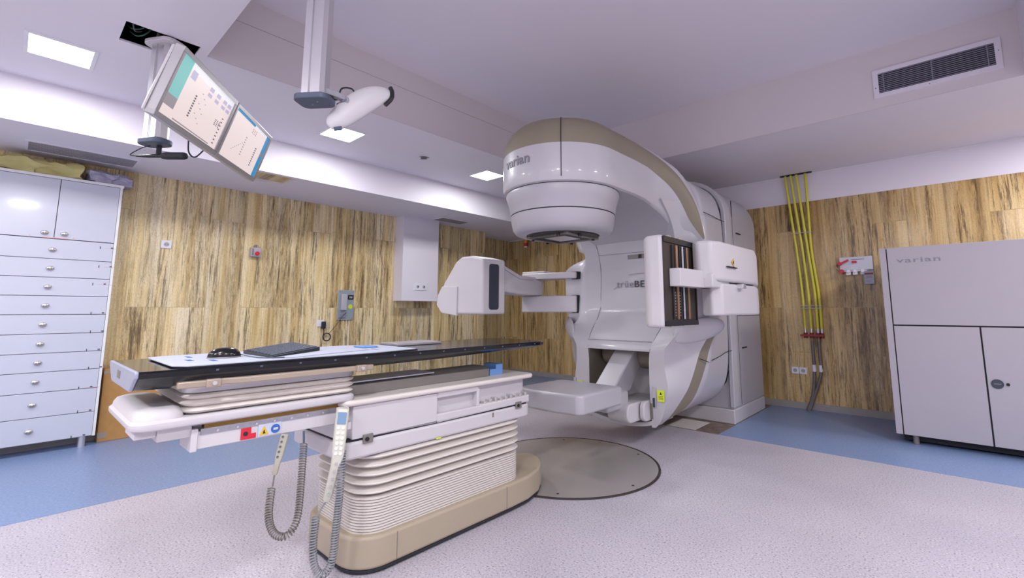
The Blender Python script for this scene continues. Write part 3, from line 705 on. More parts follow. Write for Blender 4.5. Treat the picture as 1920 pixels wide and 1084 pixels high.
mesh('blue_sign', cyl((xs_+.003, .722, .671), (1, 0, 0), .016, .003, 24), 'blue_mark', cr)
mesh('blue_sign_mark', box(xs_+.004, xs_+.0055, .714, .730, .667, .675), 'paper', cr, smooth=False)
# white tray with lump at the near end
def tray_ring(d, z): return [(a, b, z) for a, b in rrect(CX, .66, .52-2*d, .75-2*d, .05-d*.5, 6)]
tr = mesh('tray', loft([tray_ring(.03, .728), tray_ring(.004, .737), tray_ring(0, .745), tray_ring(0, .757), tray_ring(.008, .765)]), 'white_plastic', TC, angle=35)
def lump(d, z): return [(a, b, z) for a, b in rrect(CX, .362, .50-2*d, .14-2*d, .05-min(d, .04)*.6, 6)]
mesh('near_hump', loft([lump(0, .762), lump(.003, .778), lump(.012, .792), lump(.03, .798)]), 'white_plastic', tr, angle=60)
def ub_ring(off, z): return [(a, b, z) for a, b in rrect(CX-.005, .73, .49+2*off, .615+2*off, .05+off, 6)]
R = []; z = .7652
for k in range(3): R += [ub_ring(-.022, z), ub_ring(-.003, z+.007), ub_ring(.004, z+.013), ub_ring(-.003, z+.019), ub_ring(-.022, z+.0235)]; z += .024
mesh('tray_bellows', loft(R), 'cream', tr, angle=75)
mesh('support_plate', prism(rrect(CX-.005, .73, .49, .62, .05), 'z', .8375, .866), 'alu_dull', tr, bevel=.003)
# carbon tabletop
def top_ring(y, hw, zb_, zt_=.925, sl=.03):
    return [(CX-hw, y, zt_-.006), (CX-hw+.006, y, zt_), (CX+hw-.006, y, zt_), (CX+hw, y, zt_-.006), (CX+hw-.003, y, zt_-.022), (CX+hw-sl, y, zb_+.006), (CX+hw-sl-.02, y, zb_), (CX-hw+sl+.02, y, zb_), (CX-hw+sl, y, zb_+.006), (CX-hw+.003, y, zt_-.022)]
tp = mesh('tabletop', loft([top_ring(.292, .265, .858, sl=.065), top_ring(.385, .265, .858, sl=.04), top_ring(.392, .262, .8665), top_ring(.8, .265, .8665), top_ring(1.5, .265, .872), top_ring(2.1, .262, .886), top_ring(2.24, .258, .888), top_ring(2.30, .235, .890), top_ring(2.325, .20, .902)]), 'carbon', TC, angle=30)
ec = mesh('end_cap', loft([[(a, y, b) for a, y_, b in top_ring(0, .267, .856, .927, .07)] for y in (.281, .292)]), 'slate', tp, bevel=.004)
ec.data.materials.clear(); ec.data.materials.append(M['cap_grey'])
mesh('end_display', box(CX-.06, CX+.0, .2795, .282, .882, .908), 'rail_grey', tp, smooth=False)
for k in range(13):
    yy = .50+k*.14
    mesh('index_notch', box(CX+.2605, CX+.2658, yy, yy+.009, .911, .917), 'slate', tp, smooth=False)
bar = mesh('side_bar', join(prism([(CX+.262, .39), (CX+.285, .39), (CX+.292, .47), (CX+.275, .53), (CX+.292, .58), (CX+.285, 1.09), (CX+.262, 1.09)], 'z', .862, .884)), 'beige_metal', tp, bevel=.004)
for yy in (.49, 1.03): mesh('bar_clamp', join(box(CX+.275, CX+.298, yy-.022, yy+.022, .859, .887)), 'beige_metal', tp, bevel=.004); mesh('clamp_screw', cyl((CX+.30, yy, .874), (1, 0, 0), .007, .008, 12), 'alu', tp)

# ---- things lying on the tabletop
ZT = .925
bd = mesh('patient_board', join(prism([(CX-.20, .385), (CX+.20, .385), (CX+.245, .42), (CX+.245, 1.12), (CX+.20, 1.36), (CX-.15, 1.36), (CX-.235, 1.2), (CX-.235, .43)], 'z', ZT+.004, ZT+.0085)), 'paper', bevel=.001)
tag(bd, 'thin pale board with blue marks lying along the black tabletop', 'board')
mesh('board_underlay', prism([(CX-.205, .395), (CX+.205, .395), (CX+.252, .43), (CX+.252, 1.13), (CX+.205, 1.37), (CX-.155, 1.37), (CX-.24, 1.21), (CX-.24, .44)], 'z', ZT+.0005, ZT+.0042), 'black', bd, smooth=False)
for x, y, a_ in ((.05, .47, .5), (.12, .53, .4), (-.02, .56, .6), (-.1, .5, .3), (.1, 1.2, .2), (.0, 1.26, .3)):
    mesh('blue_mark', box(CX+x-.03, CX+x+.03, y-.012, y+.012*a_, ZT+.0084, ZT+.0092), 'blue_mark', bd, smooth=False)
kb = thing('computer_keyboard', (-2.24, .83, ZT+.01), 'black computer keyboard propped across the board on the tabletop', 'keyboard')
K1, K2, K4 = Vector((-2.00, .705, ZT+.014)), Vector((-2.285, .69, ZT+.024)), Vector((-2.195, .98, ZT+.026)); KU, KV = K2-K1, K4-K1; KN = Vector((0, 0, 1))
def kp(a, b, c): q = K1+KU*a+KV*b; return (q.x, q.y, (ZT+.0095) if c is None else q.z+c)
def kbox(a0, a1, b0, b1, c0, c1): return [kp(a, b, c) for a in (a0, a1) for b in (b0, b1) for c in (c0, c1)], [(0, 1, 3, 2), (4, 6, 7, 5), (0, 4, 5, 1), (2, 3, 7, 6), (0, 2, 6, 4), (1, 5, 7, 3)]
mesh('keyboard_case', kbox(0, 1, 0, 1, None, 0), 'black', kb, bevel=.002)
for rI in range(8):
    mesh('key_row', join(*[kbox(.05+rI*.113, .05+rI*.113+.092, .04+c_*.066, .04+c_*.066+.054, -.001, .004) for c_ in range(14)]), 'slate', kb, smooth=False)
ms = thing('computer_mouse', (CX+.03, .585, ZT+.009), 'glossy black computer mouse on the pale board, nearest the table end', 'mouse')
prs = [(0, 0), (.25, .6), (.5, .9), (.75, 1), (1, .8)]
R = []
for k in range(9):
    t_ = k/8; hh = .036*math.cos(t_*PI/2)**.7; s = 1-.0*t_
    rr_ = math.cos(t_*PI/2*.985)**.75
    R.append([(CX+.03+.034*rr_*math.cos(a_), .585+.058*rr_*math.sin(a_), ZT+.012+.036*math.sin(t_*PI/2)) for a_ in np.linspace(0, 2*PI, 24, endpoint=False)])
mesh('mouse_shell', loft(R), 'glossdark', ms, angle=80)
mesh('mouse_base', loft([[(CX+.03+q*.036*math.cos(a_), .585+q*.060*math.sin(a_), z_) for a_ in np.linspace(0, 2*PI, 24, endpoint=False)] for q, z_ in ((.96, ZT+.0088), (1, ZT+.011), (.96, ZT+.013))]), 'alu_dull', ms)
mesh('mouse_cable', tube(crom([(CX+.03, .64, ZT+.018), (CX+.10, .66, ZT+.012), (CX+.19, .68, ZT+.0115), (CX+.22, .74, ZT+.0115)], 6), .002, 6), 'slate', ms)
ns = mesh('paper_sheet', join(prism([(CX+.20, .70), (CX+.235, .78), (CX+.12, 1.16), (CX+.0, 1.04)], 'z', ZT+.0095, ZT+.0115)), 'paper', smooth=False)
tag(ns, 'white paper sheet lying beside the keyboard on the tabletop', 'paper sheet')
bl = mesh('blue_pad', box(CX-.08, CX+.02, 1.18, 1.26, ZT+.0095, ZT+.016), 'blue_item', bevel=.003); tag(bl, 'small light blue pad on the far end of the pale board', 'pad')
wp = mesh('white_tray', join(box(CX-.235, CX-.06, 1.42, 1.72, ZT+.0005, ZT+.014)), 'alu_dull', bevel=.003); tag(wp, 'flat grey plate on the tabletop just beyond the pale board', 'plate')

# ---- hand pendants hanging from the couch
def pendant(name, label, path, w_, d_, buttons, m):
    p0, p1, p2 = [Vector(p) for p in path]
    t = thing(name, tuple(p0), label, 'hand control')
    ax = (p2-p0).normalized(); side = Vector((.45, .9, 0)); side = (side-ax*side.dot(ax)).normalized(); nrm = side.cross(ax).normalized()
    if nrm.x < 0: nrm = -nrm
    L_ = (p1-p0).length; L2 = (p2-p1).length; R = []
    for s, ww, dd in ((0, .8, .8), (.01, 1, 1), (.55, 1, 1), (.62, .9, 1), (.70, .72, .9), (.97, .66, .8), (1, .4, .5)):
        c_ = p0+(p1-p0)*min(1, s/.62) if s <= .62 else p1+(p2-p1)*((s-.62)/.38)
        R.append([tuple(c_+side*a_*ww+nrm*b_*dd) for a_, b_ in rrect(0, 0, w_, d_, min(w_, d_)*.3, 4)])
    b_ = mesh('pendant_body', loft(R), m, t, angle=50)
    return t, b_, side, nrm, p0, p1, p2
t, b_, side, nrm, p0, p1, p2 = pendant('hand_pendant', 'small olive grey hand control hanging under the near end of the couch', [(-1.955, .757, .645), (-1.945, .735, .56), (-1.94, .722, .505)], .028, .022, 4, 'pendant')
for k in range(5):
    c_ = p0.lerp(p1, .12+.2*k)+nrm*.012-side*.004; mesh('button', cyl(tuple(c_), tuple(nrm), .004, .006, 10), 'slate', t)
mesh('coiled_cord', join(tube(crom([tuple(p2), (-1.94, .72, .48), (-1.94, .718, .465)], 6), .003, 6), coil([(-1.94, .715, .462), (-1.94, .712, .36), (-1.94, .735, .295), (-1.94, .78, .272), (-1.94, .815, .32), (-1.94, .822, .45), (-1.94, .824, .60)], .0125, .0024, 60, 12)), 'rail_grey', t)
mesh('cord_end', tube([(-1.94, .824, .60), (-1.945, .823, .645)], .004, 6), 'slate', t)
t, b_, side, nrm, p0, p1, p2 = pendant('hand_pendant', 'long beige hand control with blue screen and lit keys hanging at the couch pedestal', [(-1.885, .95, .722), (-1.90, .945, .53), (-1.945, .93, .35)], .05, .035, 0, 'pendant_light')
def plate(s0, s1, w_, off=.0185, q0=None, q1=None):
    q0, q1 = q0 or p0, q1 or p1
    a_, c_ = q0.lerp(q1, s0), q0.lerp(q1, s1); V = []
    for o_ in (off, off+.002):
        V += [tuple(a_-side*w_/2+nrm*o_), tuple(a_+side*w_/2+nrm*o_), tuple(c_+side*w_/2+nrm*o_), tuple(c_-side*w_/2+nrm*o_)]
    return V, [(0, 1, 2, 3), (4, 5, 6, 7), (0, 1, 5, 4), (1, 2, 6, 5), (2, 3, 7, 6), (3, 0, 4, 7)]
mesh('blue_screen', plate(.06, .30, .034), 'lcd', t, smooth=False)
for k in range(6):
    for sgn in (-1, 1):
        c_ = p0.lerp(p1, .38+.105*k)+side*sgn*.009+nrm*.0195; mesh('lit_key', cyl(tuple(c_), tuple(nrm), .0058, .004, 10), 'key_white', t)
for k in range(5):
    c_ = p1.lerp(p2, .12+.17*k)+nrm*.0175; mesh('small_key', cyl(tuple(c_), tuple(nrm), .005, .005, 8), 'silver_body', t)
mesh('coiled_cord', join(tube(crom([tuple(p2), (-1.955, .915, .325), (-1.955, .90, .30)], 6), .003, 6), coil([(-1.955, .895, .30), (-1.955, .89, .20), (-1.945, .895, .12), (-1.925, .92, .085), (-1.905, .945, .13), (-1.895, .95, .25), (-1.885, .955, .42), (-1.90, .965, .55)], .0135, .0029, 70, 12)), 'cord_grey', t)
mesh('cord_end', tube([(-1.90, .965, .55), (-1.915, .985, .60)], .004, 6), 'cord_grey', t)
hk = mesh('pendant_hook', join(box(-1.935, -1.90, .975, .985, .66, .72), box(-1.925, -1.885, .972, .990, .63, .66)), 'white_plastic', TC, bevel=.003)

# ============================================================ CEILING COLUMNS
def column_profile(cx, cy, w_, d_, ang):
    P = [(-w_/2, -d_*.25), (-w_/2+.012, -d_/2), (-.012, -d_/2), (-.009, -d_/2+.008), (.009, -d_/2+.008), (.012, -d_/2), (w_/2-.012, -d_/2), (w_/2, -d_*.25), (w_/2, d_*.25), (w_/2-.012, d_/2), (.012, d_/2), (.009, d_/2-.008), (-.009, d_/2-.008), (-.012, d_/2), (-w_/2+.012, d_/2), (-w_/2, d_*.25)]
    c_, s_ = math.cos(ang), math.sin(ang); return [(cx+a*c_-b*s_, cy+a*s_+b*c_) for a, b in P]
def rot2(P, cx, cy, ang):
    c_, s_ = math.cos(ang), math.sin(ang); return [(cx+(a-cx)*c_-(b-cy)*s_, cy+(a-cx)*s_+(b-cy)*c_) for a, b in P]
A1 = math.radians(30); c1 = (-3.39, .478)
t = thing('monitor_ceiling_column', (*c1, HC), 'aluminium ceiling column at the open hatch, carrying the monitors and a microphone', 'ceiling column')
mesh('post', prism(column_profile(*c1, .112, .085, A1), 'z', 2.112, 2.715), 'alu', t, angle=25)
mesh('mounting_plate', prism(rot2(rrect(*c1, .20, .14, .05), *c1, A1), 'z', 2.70, 2.722), 'white_plastic', t, bevel=.004)
mesh('ceiling_anchor', join(*[cyl((c1[0]+a, c1[1]+b, 2.86), (0, 0, 1), .01, .30, 8) for a, b in ((.05, .03), (-.05, -.03))]), 'zinc', t)
mesh('end_cap', prism(rot2(rrect(*c1, .168, .11, .04), *c1, A1), 'z', 2.082, 2.113), 'slate', t, bevel=.006)
mesh('front_strip', prism(rot2([(c1[0]-.072, c1[1]-.02), (c1[0]-.057, c1[1]-.02), (c1[0]-.057, c1[1]+.02), (c1[0]-.072, c1[1]+.02)], *c1, A1), 'z', 2.115, 2.70), 'alu', t, smooth=False)
t2 = thing('boom_microphone', (*c1, 2.08), 'black microphone with foam sleeve hanging under the monitor column', 'microphone')
R3 = Vector((.747, .665, 0)); mc = Vector((c1[0]+.005, c1[1]+.02, 2.02))
mesh('clip', join(box(mc.x-.012, mc.x+.012, mc.y-.012, mc.y+.012, 2.02, 2.083)), 'rubber', t2, bevel=.003)
mesh('barrel', tube([tuple(mc-R3*.13), tuple(mc-R3*.06), tuple(mc+R3*.03)], .009, 12, [.005, .011, .011]), 'black', t2)
mesh('foam_sleeve', tube([tuple(mc+R3*s) for s in (.02, .025, .05, .15, .163, .168)], .02, 16, [.01, .018, .0215, .0215, .018, .008]), 'rubber', t2, angle=60)
mesh('cable', tube(crom([tuple(mc-R3*.13), tuple(mc-R3*.165+Vector((0, 0, .01))), tuple(mc-R3*.10+Vector((0, 0, .05))), tuple(mc-R3*.05+Vector((0, 0, .062)))], 8), .003, 6), 'rubber', t2)
hc = [('cable_green', [(-3.56, .33, 2.80), (-3.50, .36, 2.76), (-3.45, .40, 2.78), (-3.47, .45, 2.9)]), ('bundle_grey', [(-3.55, .38, 2.82), (-3.48, .34, 2.78), (-3.42, .33, 2.84), (-3.40, .40, 2.95)]), ('cable_green', [(-3.55, .31, 2.84), (-3.49, .33, 2.79), (-3.44, .38, 2.80), (-3.42, .43, 2.92)]), ('bundle_grey', [(-3.38, .34, 2.80), (-3.37, .45, 2.78), (-3.38, .56, 2.80), (-3.4, .6, 2.9)])]
for q_, (k, p) in enumerate(hc):
    o = mesh('loose_cable', tube(crom(p, 8), .004, 6), k); tag(o, ['thin green cable bending down at the near side of the dark ceiling hatch', 'grey cable looping behind the green ones in the dark ceiling hatch', 'second thin green cable crossing the first in the dark ceiling hatch', 'grey cable along the far side of the dark ceiling hatch'][q_], 'cable')
# monitors
MO = Vector((-2.441, .4175, 2.2925)); ux = Vector((-.82, .571, .031)).normalized(); up = Vector((.196, .23, .953)); up = (up-ux*up.dot(ux)).normalized(); nn = up.cross(ux).normalized()
if nn.x < 0: nn = -nn
MW, MH = .625, .342
def monitor(off, label, which):
    O = MO+ux*off; mt = frame_m(O, ux, nn, up)
    t = thing('display_monitor', tuple(O), label, 'monitor', 'monitors on the ceiling column')
    L = lambda nm, g, m, **k: mesh(nm, xf(g, mt), m, t, **k)
    w_ = MW-.012
    L('bezel', join(box(0, w_, -.045, 0, -.022, 0), box(0, w_, -.045, 0, -MH, -MH+.024), box(0, .022, -.045, 0, -MH+.024, -.022), box(w_-.022, w_, -.045, 0, -MH+.024, -.022)), 'alu_dull', bevel=.003)
    L('back_case', box(.004, w_-.004, -.062, -.043, -MH+.006, -.006), 'white_plastic', bevel=.01)
    x0, x1, z0, z1 = .022, w_-.022, -MH+.024, -.022
    sc = mesh('screen', xf(box(x0, x1, -.012, -.006, z0, z1), mt), 'screen', t, smooth=False)
    W2, H2 = x1-x0, z1-z0
    def reg(nm, a0, a1, b0, b1, m, lift=1): mesh(nm, xf(box(x0+W2*a0, x0+W2*a1, -.0062, -.0058+.0004*lift, z1-H2*b1, z1-H2*b0), mt), m, sc, smooth=False)
    rd = random.Random(3+which)
    if which == 0:
        reg('teal_panel', .0, .16, .0, .66, 'teal'); reg('brown_panel', .0, .16, .66, .84, 'screen_grey'); reg('white_header', .16, 1, 0, .13, 'screen_white')
        reg('badge', .19, .27, .10, .24, 'screen_lilac', 2)
        for a in (.52, .66, .80, .9): reg('lilac_button', a, a+.07, .10, .17, 'screen_lilac', 2); reg('lilac_button', a, a+.07, .21, .27, 'screen_lilac', 2)
        reg('grey_bar', .2, .85, .95, .97, 'screen_grey', 2)
        rows = [(.35, .20+.05*k, .5) for k in range(0)]
        for k in range(9): reg('text_mark', .36+.0*k, .385, .40+.045*k, .425+.045*k, 'screen_ink', 2)
        for k in range(9): reg('text_mark', .44+.05*(k % 3), .46+.05*(k % 3), .30+.06*k, .31+.06*k, 'screen_grey', 2)
        for k in range(12): reg('text_mark', .80+.04*(k % 3), .82+.04*(k % 3), .50+.03*(k//3), .515+.03*(k//3), 'screen_ink', 2)
        for k in range(8): reg('text_mark', .90, .93, .40+.07*k, .42+.07*k, 'screen_ink', 2)
    else:
        reg('blue_bar', .91, 1, .0, 1, 'screen_blue'); reg('blue_header', 0, .52, .0, .05, 'screen_blue'); reg('white_header', .52, .91, 0, .06, 'screen_white'); reg('orange_dot', .93, .975, .42, .48, 'orange', 2)
        for k in range(8): reg('text_mark', .42, .45, .35+.055*k, .37+.055*k, 'screen_grey', 2)
        for k in range(9): reg('text_mark', .74, .77, .40+.05*k, .425+.05*k, 'screen_ink', 2)
        for k in range(9): reg('text_mark', .5+.05*(k % 3), .52+.05*(k % 3), .10+.04*(k//3), .12+.04*(k//3), 'screen_grey', 2)
        for k in range(7): reg('text_mark', .2+.03*k, .21+.03*k, .75-.04*k, .77-.04*k, 'screen_grey', 2)
    return t
monitor(0, 'tilted flat monitor with teal side panel, the nearer of the pair', 0)
monitor(MW, 'tilted flat monitor with blue bar at its right, the farther of the pair', 1)
sm = MO+ux*(MW*.9)-up*(MH*.5)-nn*.10
mesh('support_arm', join(tube([(c1[0], c1[1], 2.24), tuple(sm.lerp(Vector((c1[0], c1[1], 2.24)), .4)), tuple(sm)], .022, 12)), 'alu', t)
mesh('support_bar', tube([tuple(sm-ux*.3+nn*.012), tuple(sm+ux*.35+nn*.012)], .018, 10), 'alu_dull', t)
cbl = sm-up*.17+nn*.02
o = mesh('monitor_cable', tube(crom([tuple(cbl-ux*.10+up*.03), tuple(cbl-ux*.04-up*.04), tuple(cbl+ux*.04-up*.045), tuple(cbl+ux*.1+up*.03)], 8), .004, 6), 'rubber'); tag(o, 'black cable loop hanging below the joint between the two monitors', 'cable')
# second column with tracking camera
A2_ = math.radians(36); c2 = (-2.135, .863)
t = thing('camera_ceiling_column', (*c2, HT), 'aluminium column with dark blue end cap coming down from the top of the picture', 'ceiling column')
mesh('post', prism(column_profile(*c2, .112, .085, A2_), 'z', 2.112, HT), 'alu', t, angle=25)
mesh('end_cap', prism(rot2(rrect(*c2, .165, .12, .035), *c2, A2_), 'z', 2.085, 2.113), 'slate', t, bevel=.005)
for a, b in ((-.02, 0), (.03, .0)): mesh('cap_screw', cyl((c2[0]+a, c2[1]+b, 2.084), (0, 0, 1), .004, .004, 8), 'zinc', t)
t = thing('tracking_camera', (-2.08, 1.05, 2.12), 'white oblong tracking camera with dark lens band beside the ceiling column', 'camera')
Pa, Pb = Vector((-2.150, .94, 2.00)), Vector((-2.025, 1.195, 2.235)); ax = (Pb-Pa).normalized()
vd = Vector((-.62, .74, .28)); sd = vd.cross(ax).normalized(); 
if sd.z < 0: sd = -sd
R = []; prf = [(0, .012, 0), (.02, .03, 0), (.12, .050, .002), (.3, .062, .008), (.5, .066, .014), (.7, .062, .014), (.86, .052, .006), (.95, .038, -.004), (1.0, .014, -.012)]
LL = (Pb-Pa).length
for s, hw, bend in prf:
    c_ = Pa+ax*LL*s+sd*bend*1.5
    R.append([tuple(c_+sd*hw*1.0*math.cos(a_)+vd*hw*.55*math.sin(a_)) for a_ in np.linspace(0, 2*PI, 20, endpoint=False)])
mesh('camera_body', loft(R), 'white_plastic', t, angle=80, subd=1)
mesh('lens_band', tube(crom([tuple(Pa+ax*LL*.80-sd*.052-vd*.015), tuple(Pa+ax*LL*.93-sd*.040-vd*.018), tuple(Pa+ax*LL*1.0-sd*.012-vd*.015), tuple(Pa+ax*LL*1.015+sd*.012-vd*.01)], 6), .011, 8), 'black', t)
mesh('rear_port', tube([tuple(Pa+ax*LL*.05-sd*.03-vd*.02), tuple(Pa+ax*LL*.14-sd*.045-vd*.02)], .010, 8), 'slate', t)
mc2 = Pa+ax*LL*.40+sd*.06
mesh('swivel_bracket', join(box(c2[0]+.02, c2[0]+.05, c2[1]+.03, c2[1]+.12, 2.13, 2.155), tube([(c2[0]+.035, c2[1]+.11, 2.142), tuple(mc2)], .016, 10), tube([tuple(mc2-vd*.03), tuple(mc2+vd*.03)], .022, 12)), 'zinc', t)
mesh('bracket_plate', tube([tuple(mc2-ax*.05+sd*.0), tuple(mc2+ax*.05+sd*.0)], .014, 8), 'slate', t)
mesh('cable_loop', tube(crom([(c2[0]+.04, c2[1]+.05, 2.12), tuple(mc2-ax*.03+sd*.03), tuple(mc2+ax*.02+sd*.065), tuple(mc2+ax*.06+sd*.04), tuple(mc2+ax*.05-sd*.0)], 8), .004, 8), 'rubber', t)

# ============================================================ LEFT WALL
CXF = -5.40                                    # front plane of the drawer cabinet
t = thing('drawer_cabinet', (-5.51, .1875, 0), 'tall glossy white cabinet with two upper doors and ten drawers, far left', 'cabinet')
cy0, cy1 = -.20, .575
mesh('carcass', join(box(-5.615, CXF, cy1-.018, cy1, .085, 2.20), box(-5.615, CXF, cy0, cy0+.018, .085, 2.20), box(-5.615, CXF+.004, cy0-.006, cy1+.006, 2.20, 2.222),
     box(-5.615, CXF-.02, cy0+.018, cy1-.018, .085, .10), box(-5.615, -5.60, cy0+.018, cy1-.018, .10, 2.20)), 'cabinet_edge', t, smooth=False)
def pull(y, z, par):
    g = loft([[(CXF+.002+.016*math.sin(a), y+.025*math.cos(a)*math.cos(b), z+.019*math.cos(a)*math.sin(b)) for b in np.linspace(0, 2*PI, 20, endpoint=False)] for a in np.linspace(0, 1.5, 7)])
    o = mesh('cup_pull', g, 'alu', par, angle=70)
    mesh('pull_opening', xf(prism(disc(0, 0, 1, 16), 'x', 0, .004), Matrix.Translation((CXF+.0135, y, z-.006)) @ Matrix.Diagonal((1, .016, .009, 1))), 'rail_grey', par, smooth=False)
for a, b, yk in ((cy0+.02, .186, .132), (.190, cy1-.020, .246)):
    d = mesh('door', box(CXF-.018, CXF, a, b, 1.704, 2.197), 'cabinet_white', t, bevel=.0015); pull(yk, 1.745, d)
zs = [1.70, 1.537, 1.386, 1.236, 1.086, .932, .780, .632, .475, .283, .088]; kz = [1.61, 1.459, 1.308, 1.158, 1.006, .853, .706, .558, .383, .183]
for i in range(10):
    d = mesh('drawer', box(CXF-.018, CXF, cy0+.02, cy1-.020, zs[i+1]+.002, zs[i]-.002), 'cabinet_white', t, bevel=.0015); pull(.189, kz[i], d)
    y0 = [.47, .475, .45, .46, .47, .46, .485, .44, .45, .43][i]; zt_ = zs[i]-.05 if i < 3 else zs[i+1]+.004
    if i in (0, 1, 2, 7): mesh('tape_strip', box(CXF, CXF+.001, y0+.03, cy1-.004, zt_, zt_+.003), 'tag_pink', d, smooth=False)
    mesh('tape_mark', join(box(CXF, CXF+.0015, y0, y0+.005, zt_-.006, zt_+.016), box(CXF, CXF+.0015, y0+.07, y0+.085, zt_+.004, zt_+.012)), 'slate_window', d, smooth=False)
mesh('tape_strip', join(box(CXF, CXF+.0015, .12, .27, 1.704, 1.712), box(CXF, CXF+.002, .05, .054, 1.70, 1.722), box(CXF, CXF+.002, .30, .304, 1.70, 1.722)), 'tag_pink', t, smooth=False)
mesh('cabinet_floor', box(-5.60, -5.42, cy0+.018, cy1-.018, .10, .104), 'gap', t, smooth=False)
for y in (.50, -.13): mesh('leg', prism(disc(-5.44, y, .024, 20), 'z', .0012, .086), 'alu', t, smooth=True)
def lumpy(x0, x1, y0, y1, z0, z1, n=14, amp=.02, seed=1, flat=True):
    import mathutils
    bm = bmesh.new(); bmesh.ops.create_cube(bm, size=1); bmesh.ops.subdivide_edges(bm, edges=bm.edges, cuts=n, use_grid_fill=True)
    V = []
    for v in bm.verts:
        p = Vector((x0+(v.co.x+.5)*(x1-x0), y0+(v.co.y+.5)*(y1-y0), z0+(v.co.z+.5)*(z1-z0)))
        d = mathutils.noise.noise_vector(Vector((p.x*11+seed*7, p.y*11, p.z*14)))*amp+mathutils.noise.noise_vector(Vector((p.x*27+seed*7, p.y*27, p.z*30)))*amp*.5
        e = max(abs(v.co.x), abs(v.co.y))*2; zt_ = (v.co.z+.5); q = p+d
        q.z -= (max(0, e-.6))**1.3*(z1-z0)*.6*zt_
        q.z = max(z0, q.z); V.append(tuple(q))
    F = [tuple(v.index for v in f_.verts) for f_ in bm.faces]; bm.free(); return V, F
o = mesh('plastic_bag', lumpy(-5.60, -5.41, -.18, .30, 2.223, 2.352, seed=2, amp=.03), 'bag_yellow', angle=30); tag(o, 'crumpled yellow plastic bag lying on top of the drawer cabinet', 'bag')
o = mesh('plastic_wrap', lumpy(-5.61, -5.42, .35, .64, 2.223, 2.335, seed=5, amp=.03), 'bag_grey', angle=30); tag(o, 'crumpled greyish plastic wrap on the right end of the drawer cabinet top', 'wrap')
o = mesh('cardboard_box', box(-5.615, -5.50, .60, 1.12, .0012, .615), 'cardboard', bevel=.004); tag(o, 'flat brown cardboard box standing on the blue floor behind the couch', 'box')
mesh('tape', join(box(-5.5005, -5.4985, .60, .66, .57, .60), box(-5.5005, -5.4985, .60, .66, .03, .08)), 'beige_metal', o, smooth=False)

def socket_l(X, y, z, name_par, w_=.075):    # one round outlet on a wall facing +X
    mesh('outlet_recess', cyl((X+.0115, y, z), (1, 0, 0), .021, .003, 24), 'cabinet_grey', name_par); 
    for d in (-.0095, .0095): mesh('contact_hole', cyl((X+.0135, y+d, z), (1, 0, 0), .003, .003, 8), 'gap', name_par)
def socket_r(Y, x, z, par):
    mesh('outlet_recess', cyl((x, Y-.0115, z), (0, 1, 0), .021, .003, 24), 'cabinet_grey', par)
    for d in (-.0095, .0095): mesh('contact_hole', cyl((x+d, Y-.0135, z), (0, 1, 0), .003, .003, 8), 'gap', par)
t = thing('wall_socket', (XL, .96, 1.757), 'single white wall socket on the left stone wall near the drawer cabinet', 'socket'); mesh('cover_plate', box(XL, XL+.010, .918, 1.0, 1.718, 1.797), 'socket_white', t, bevel=.003); socket_l(XL, .96, 1.757, t)
t = thing('emergency_button', (XL, 1.73, 1.755), 'grey wall box with red push button on the left stone wall', 'button')
mesh('button_box', box(XL, XL+.055, 1.685, 1.785, 1.70, 1.80), 'cabinet_grey', t, bevel=.008); mesh('red_button', cyl((XL+.066, 1.745, 1.735), (1, 0, 0), .022, .022, 24), 'red', t, bevel=.003)
mesh('cable_gland', cyl((XL+.025, 1.735, 1.815), (0, 0, 1), .014, .035, 16), 'rail_grey', t); mesh('side_label', box(XL+.055, XL+.057, 1.695, 1.71, 1.715, 1.785), 'rail_grey', t, smooth=False)
t = thing('wall_intercom', (XL, 2.80, 1.19), 'grey metal wall panel with handset and yellow sticker on the left wall', 'wall panel')
mesh('panel', box(XL, XL+.012, 2.70, 2.905, 1.0, 1.372), 'intercom', t, bevel=.002); mesh('handset_holder', box(XL+.012, XL+.055, 2.73, 2.80, 1.12, 1.32), 'silver_body', t, bevel=.008)
mesh('meter', box(XL+.012, XL+.02, 2.825, 2.895, 1.255, 1.31), 'black', t, bevel=.002); mesh('meter_digits', join(box(XL+.02, XL+.021, 2.84, 2.855, 1.27, 1.295), box(XL+.02, XL+.021, 2.862, 2.877, 1.27, 1.295)), 'cabinet_grey', t, smooth=False)
mesh('yellow_sticker', cyl((XL+.0125, 2.86, 1.165), (1, 0, 0), .028, .002, 24), 'yellow_label', t); mesh('metal_foot', box(XL+.012, XL+.03, 2.72, 2.80, 1.03, 1.10), 'zinc', t, bevel=.002)
for y in (2.72, 2.885):
    for z in (1.02, 1.35): mesh('screw', cyl((XL+.013, y, z), (1, 0, 0), .005, .003, 8), 'rail_grey', t)
t = thing('wall_socket', (XL, 2.505, .965), 'white wall socket with black plug on the left wall below the grey panel', 'socket'); mesh('cover_plate', box(XL, XL+.010, 2.462, 2.545, .925, 1.005), 'socket_white', t, bevel=.003)
o = thing('power_plug', (XL+.012, 2.53, .945), 'black power plug with looped cord in the left wall socket', 'plug')
mesh('plug_body', join(box(XL+.010, XL+.05, 2.505, 2.55, .90, .985)), 'rubber', o, bevel=.01)
lp = [(XL+.03, 2.53, .905), (XL+.03, 2.535, .86)]+[(XL+.02+.004*k/6, 2.575+.045*math.sin(-PI/2+k*PI/6), .80+.045*math.cos(-PI/2+k*PI/6)) for k in range(0, 25)]
mesh('looped_cord', tube(crom(lp, 4), .0055, 8), 'rubber', o)
mesh('thin_cord', tube(crom([(XL+.02, 2.60, .84), (XL+.02, 2.68, .93), (XL+.03, 2.76, 1.05), (XL+.04, 2.80, 1.09)], 6), .0028, 6), 'rubber', o)
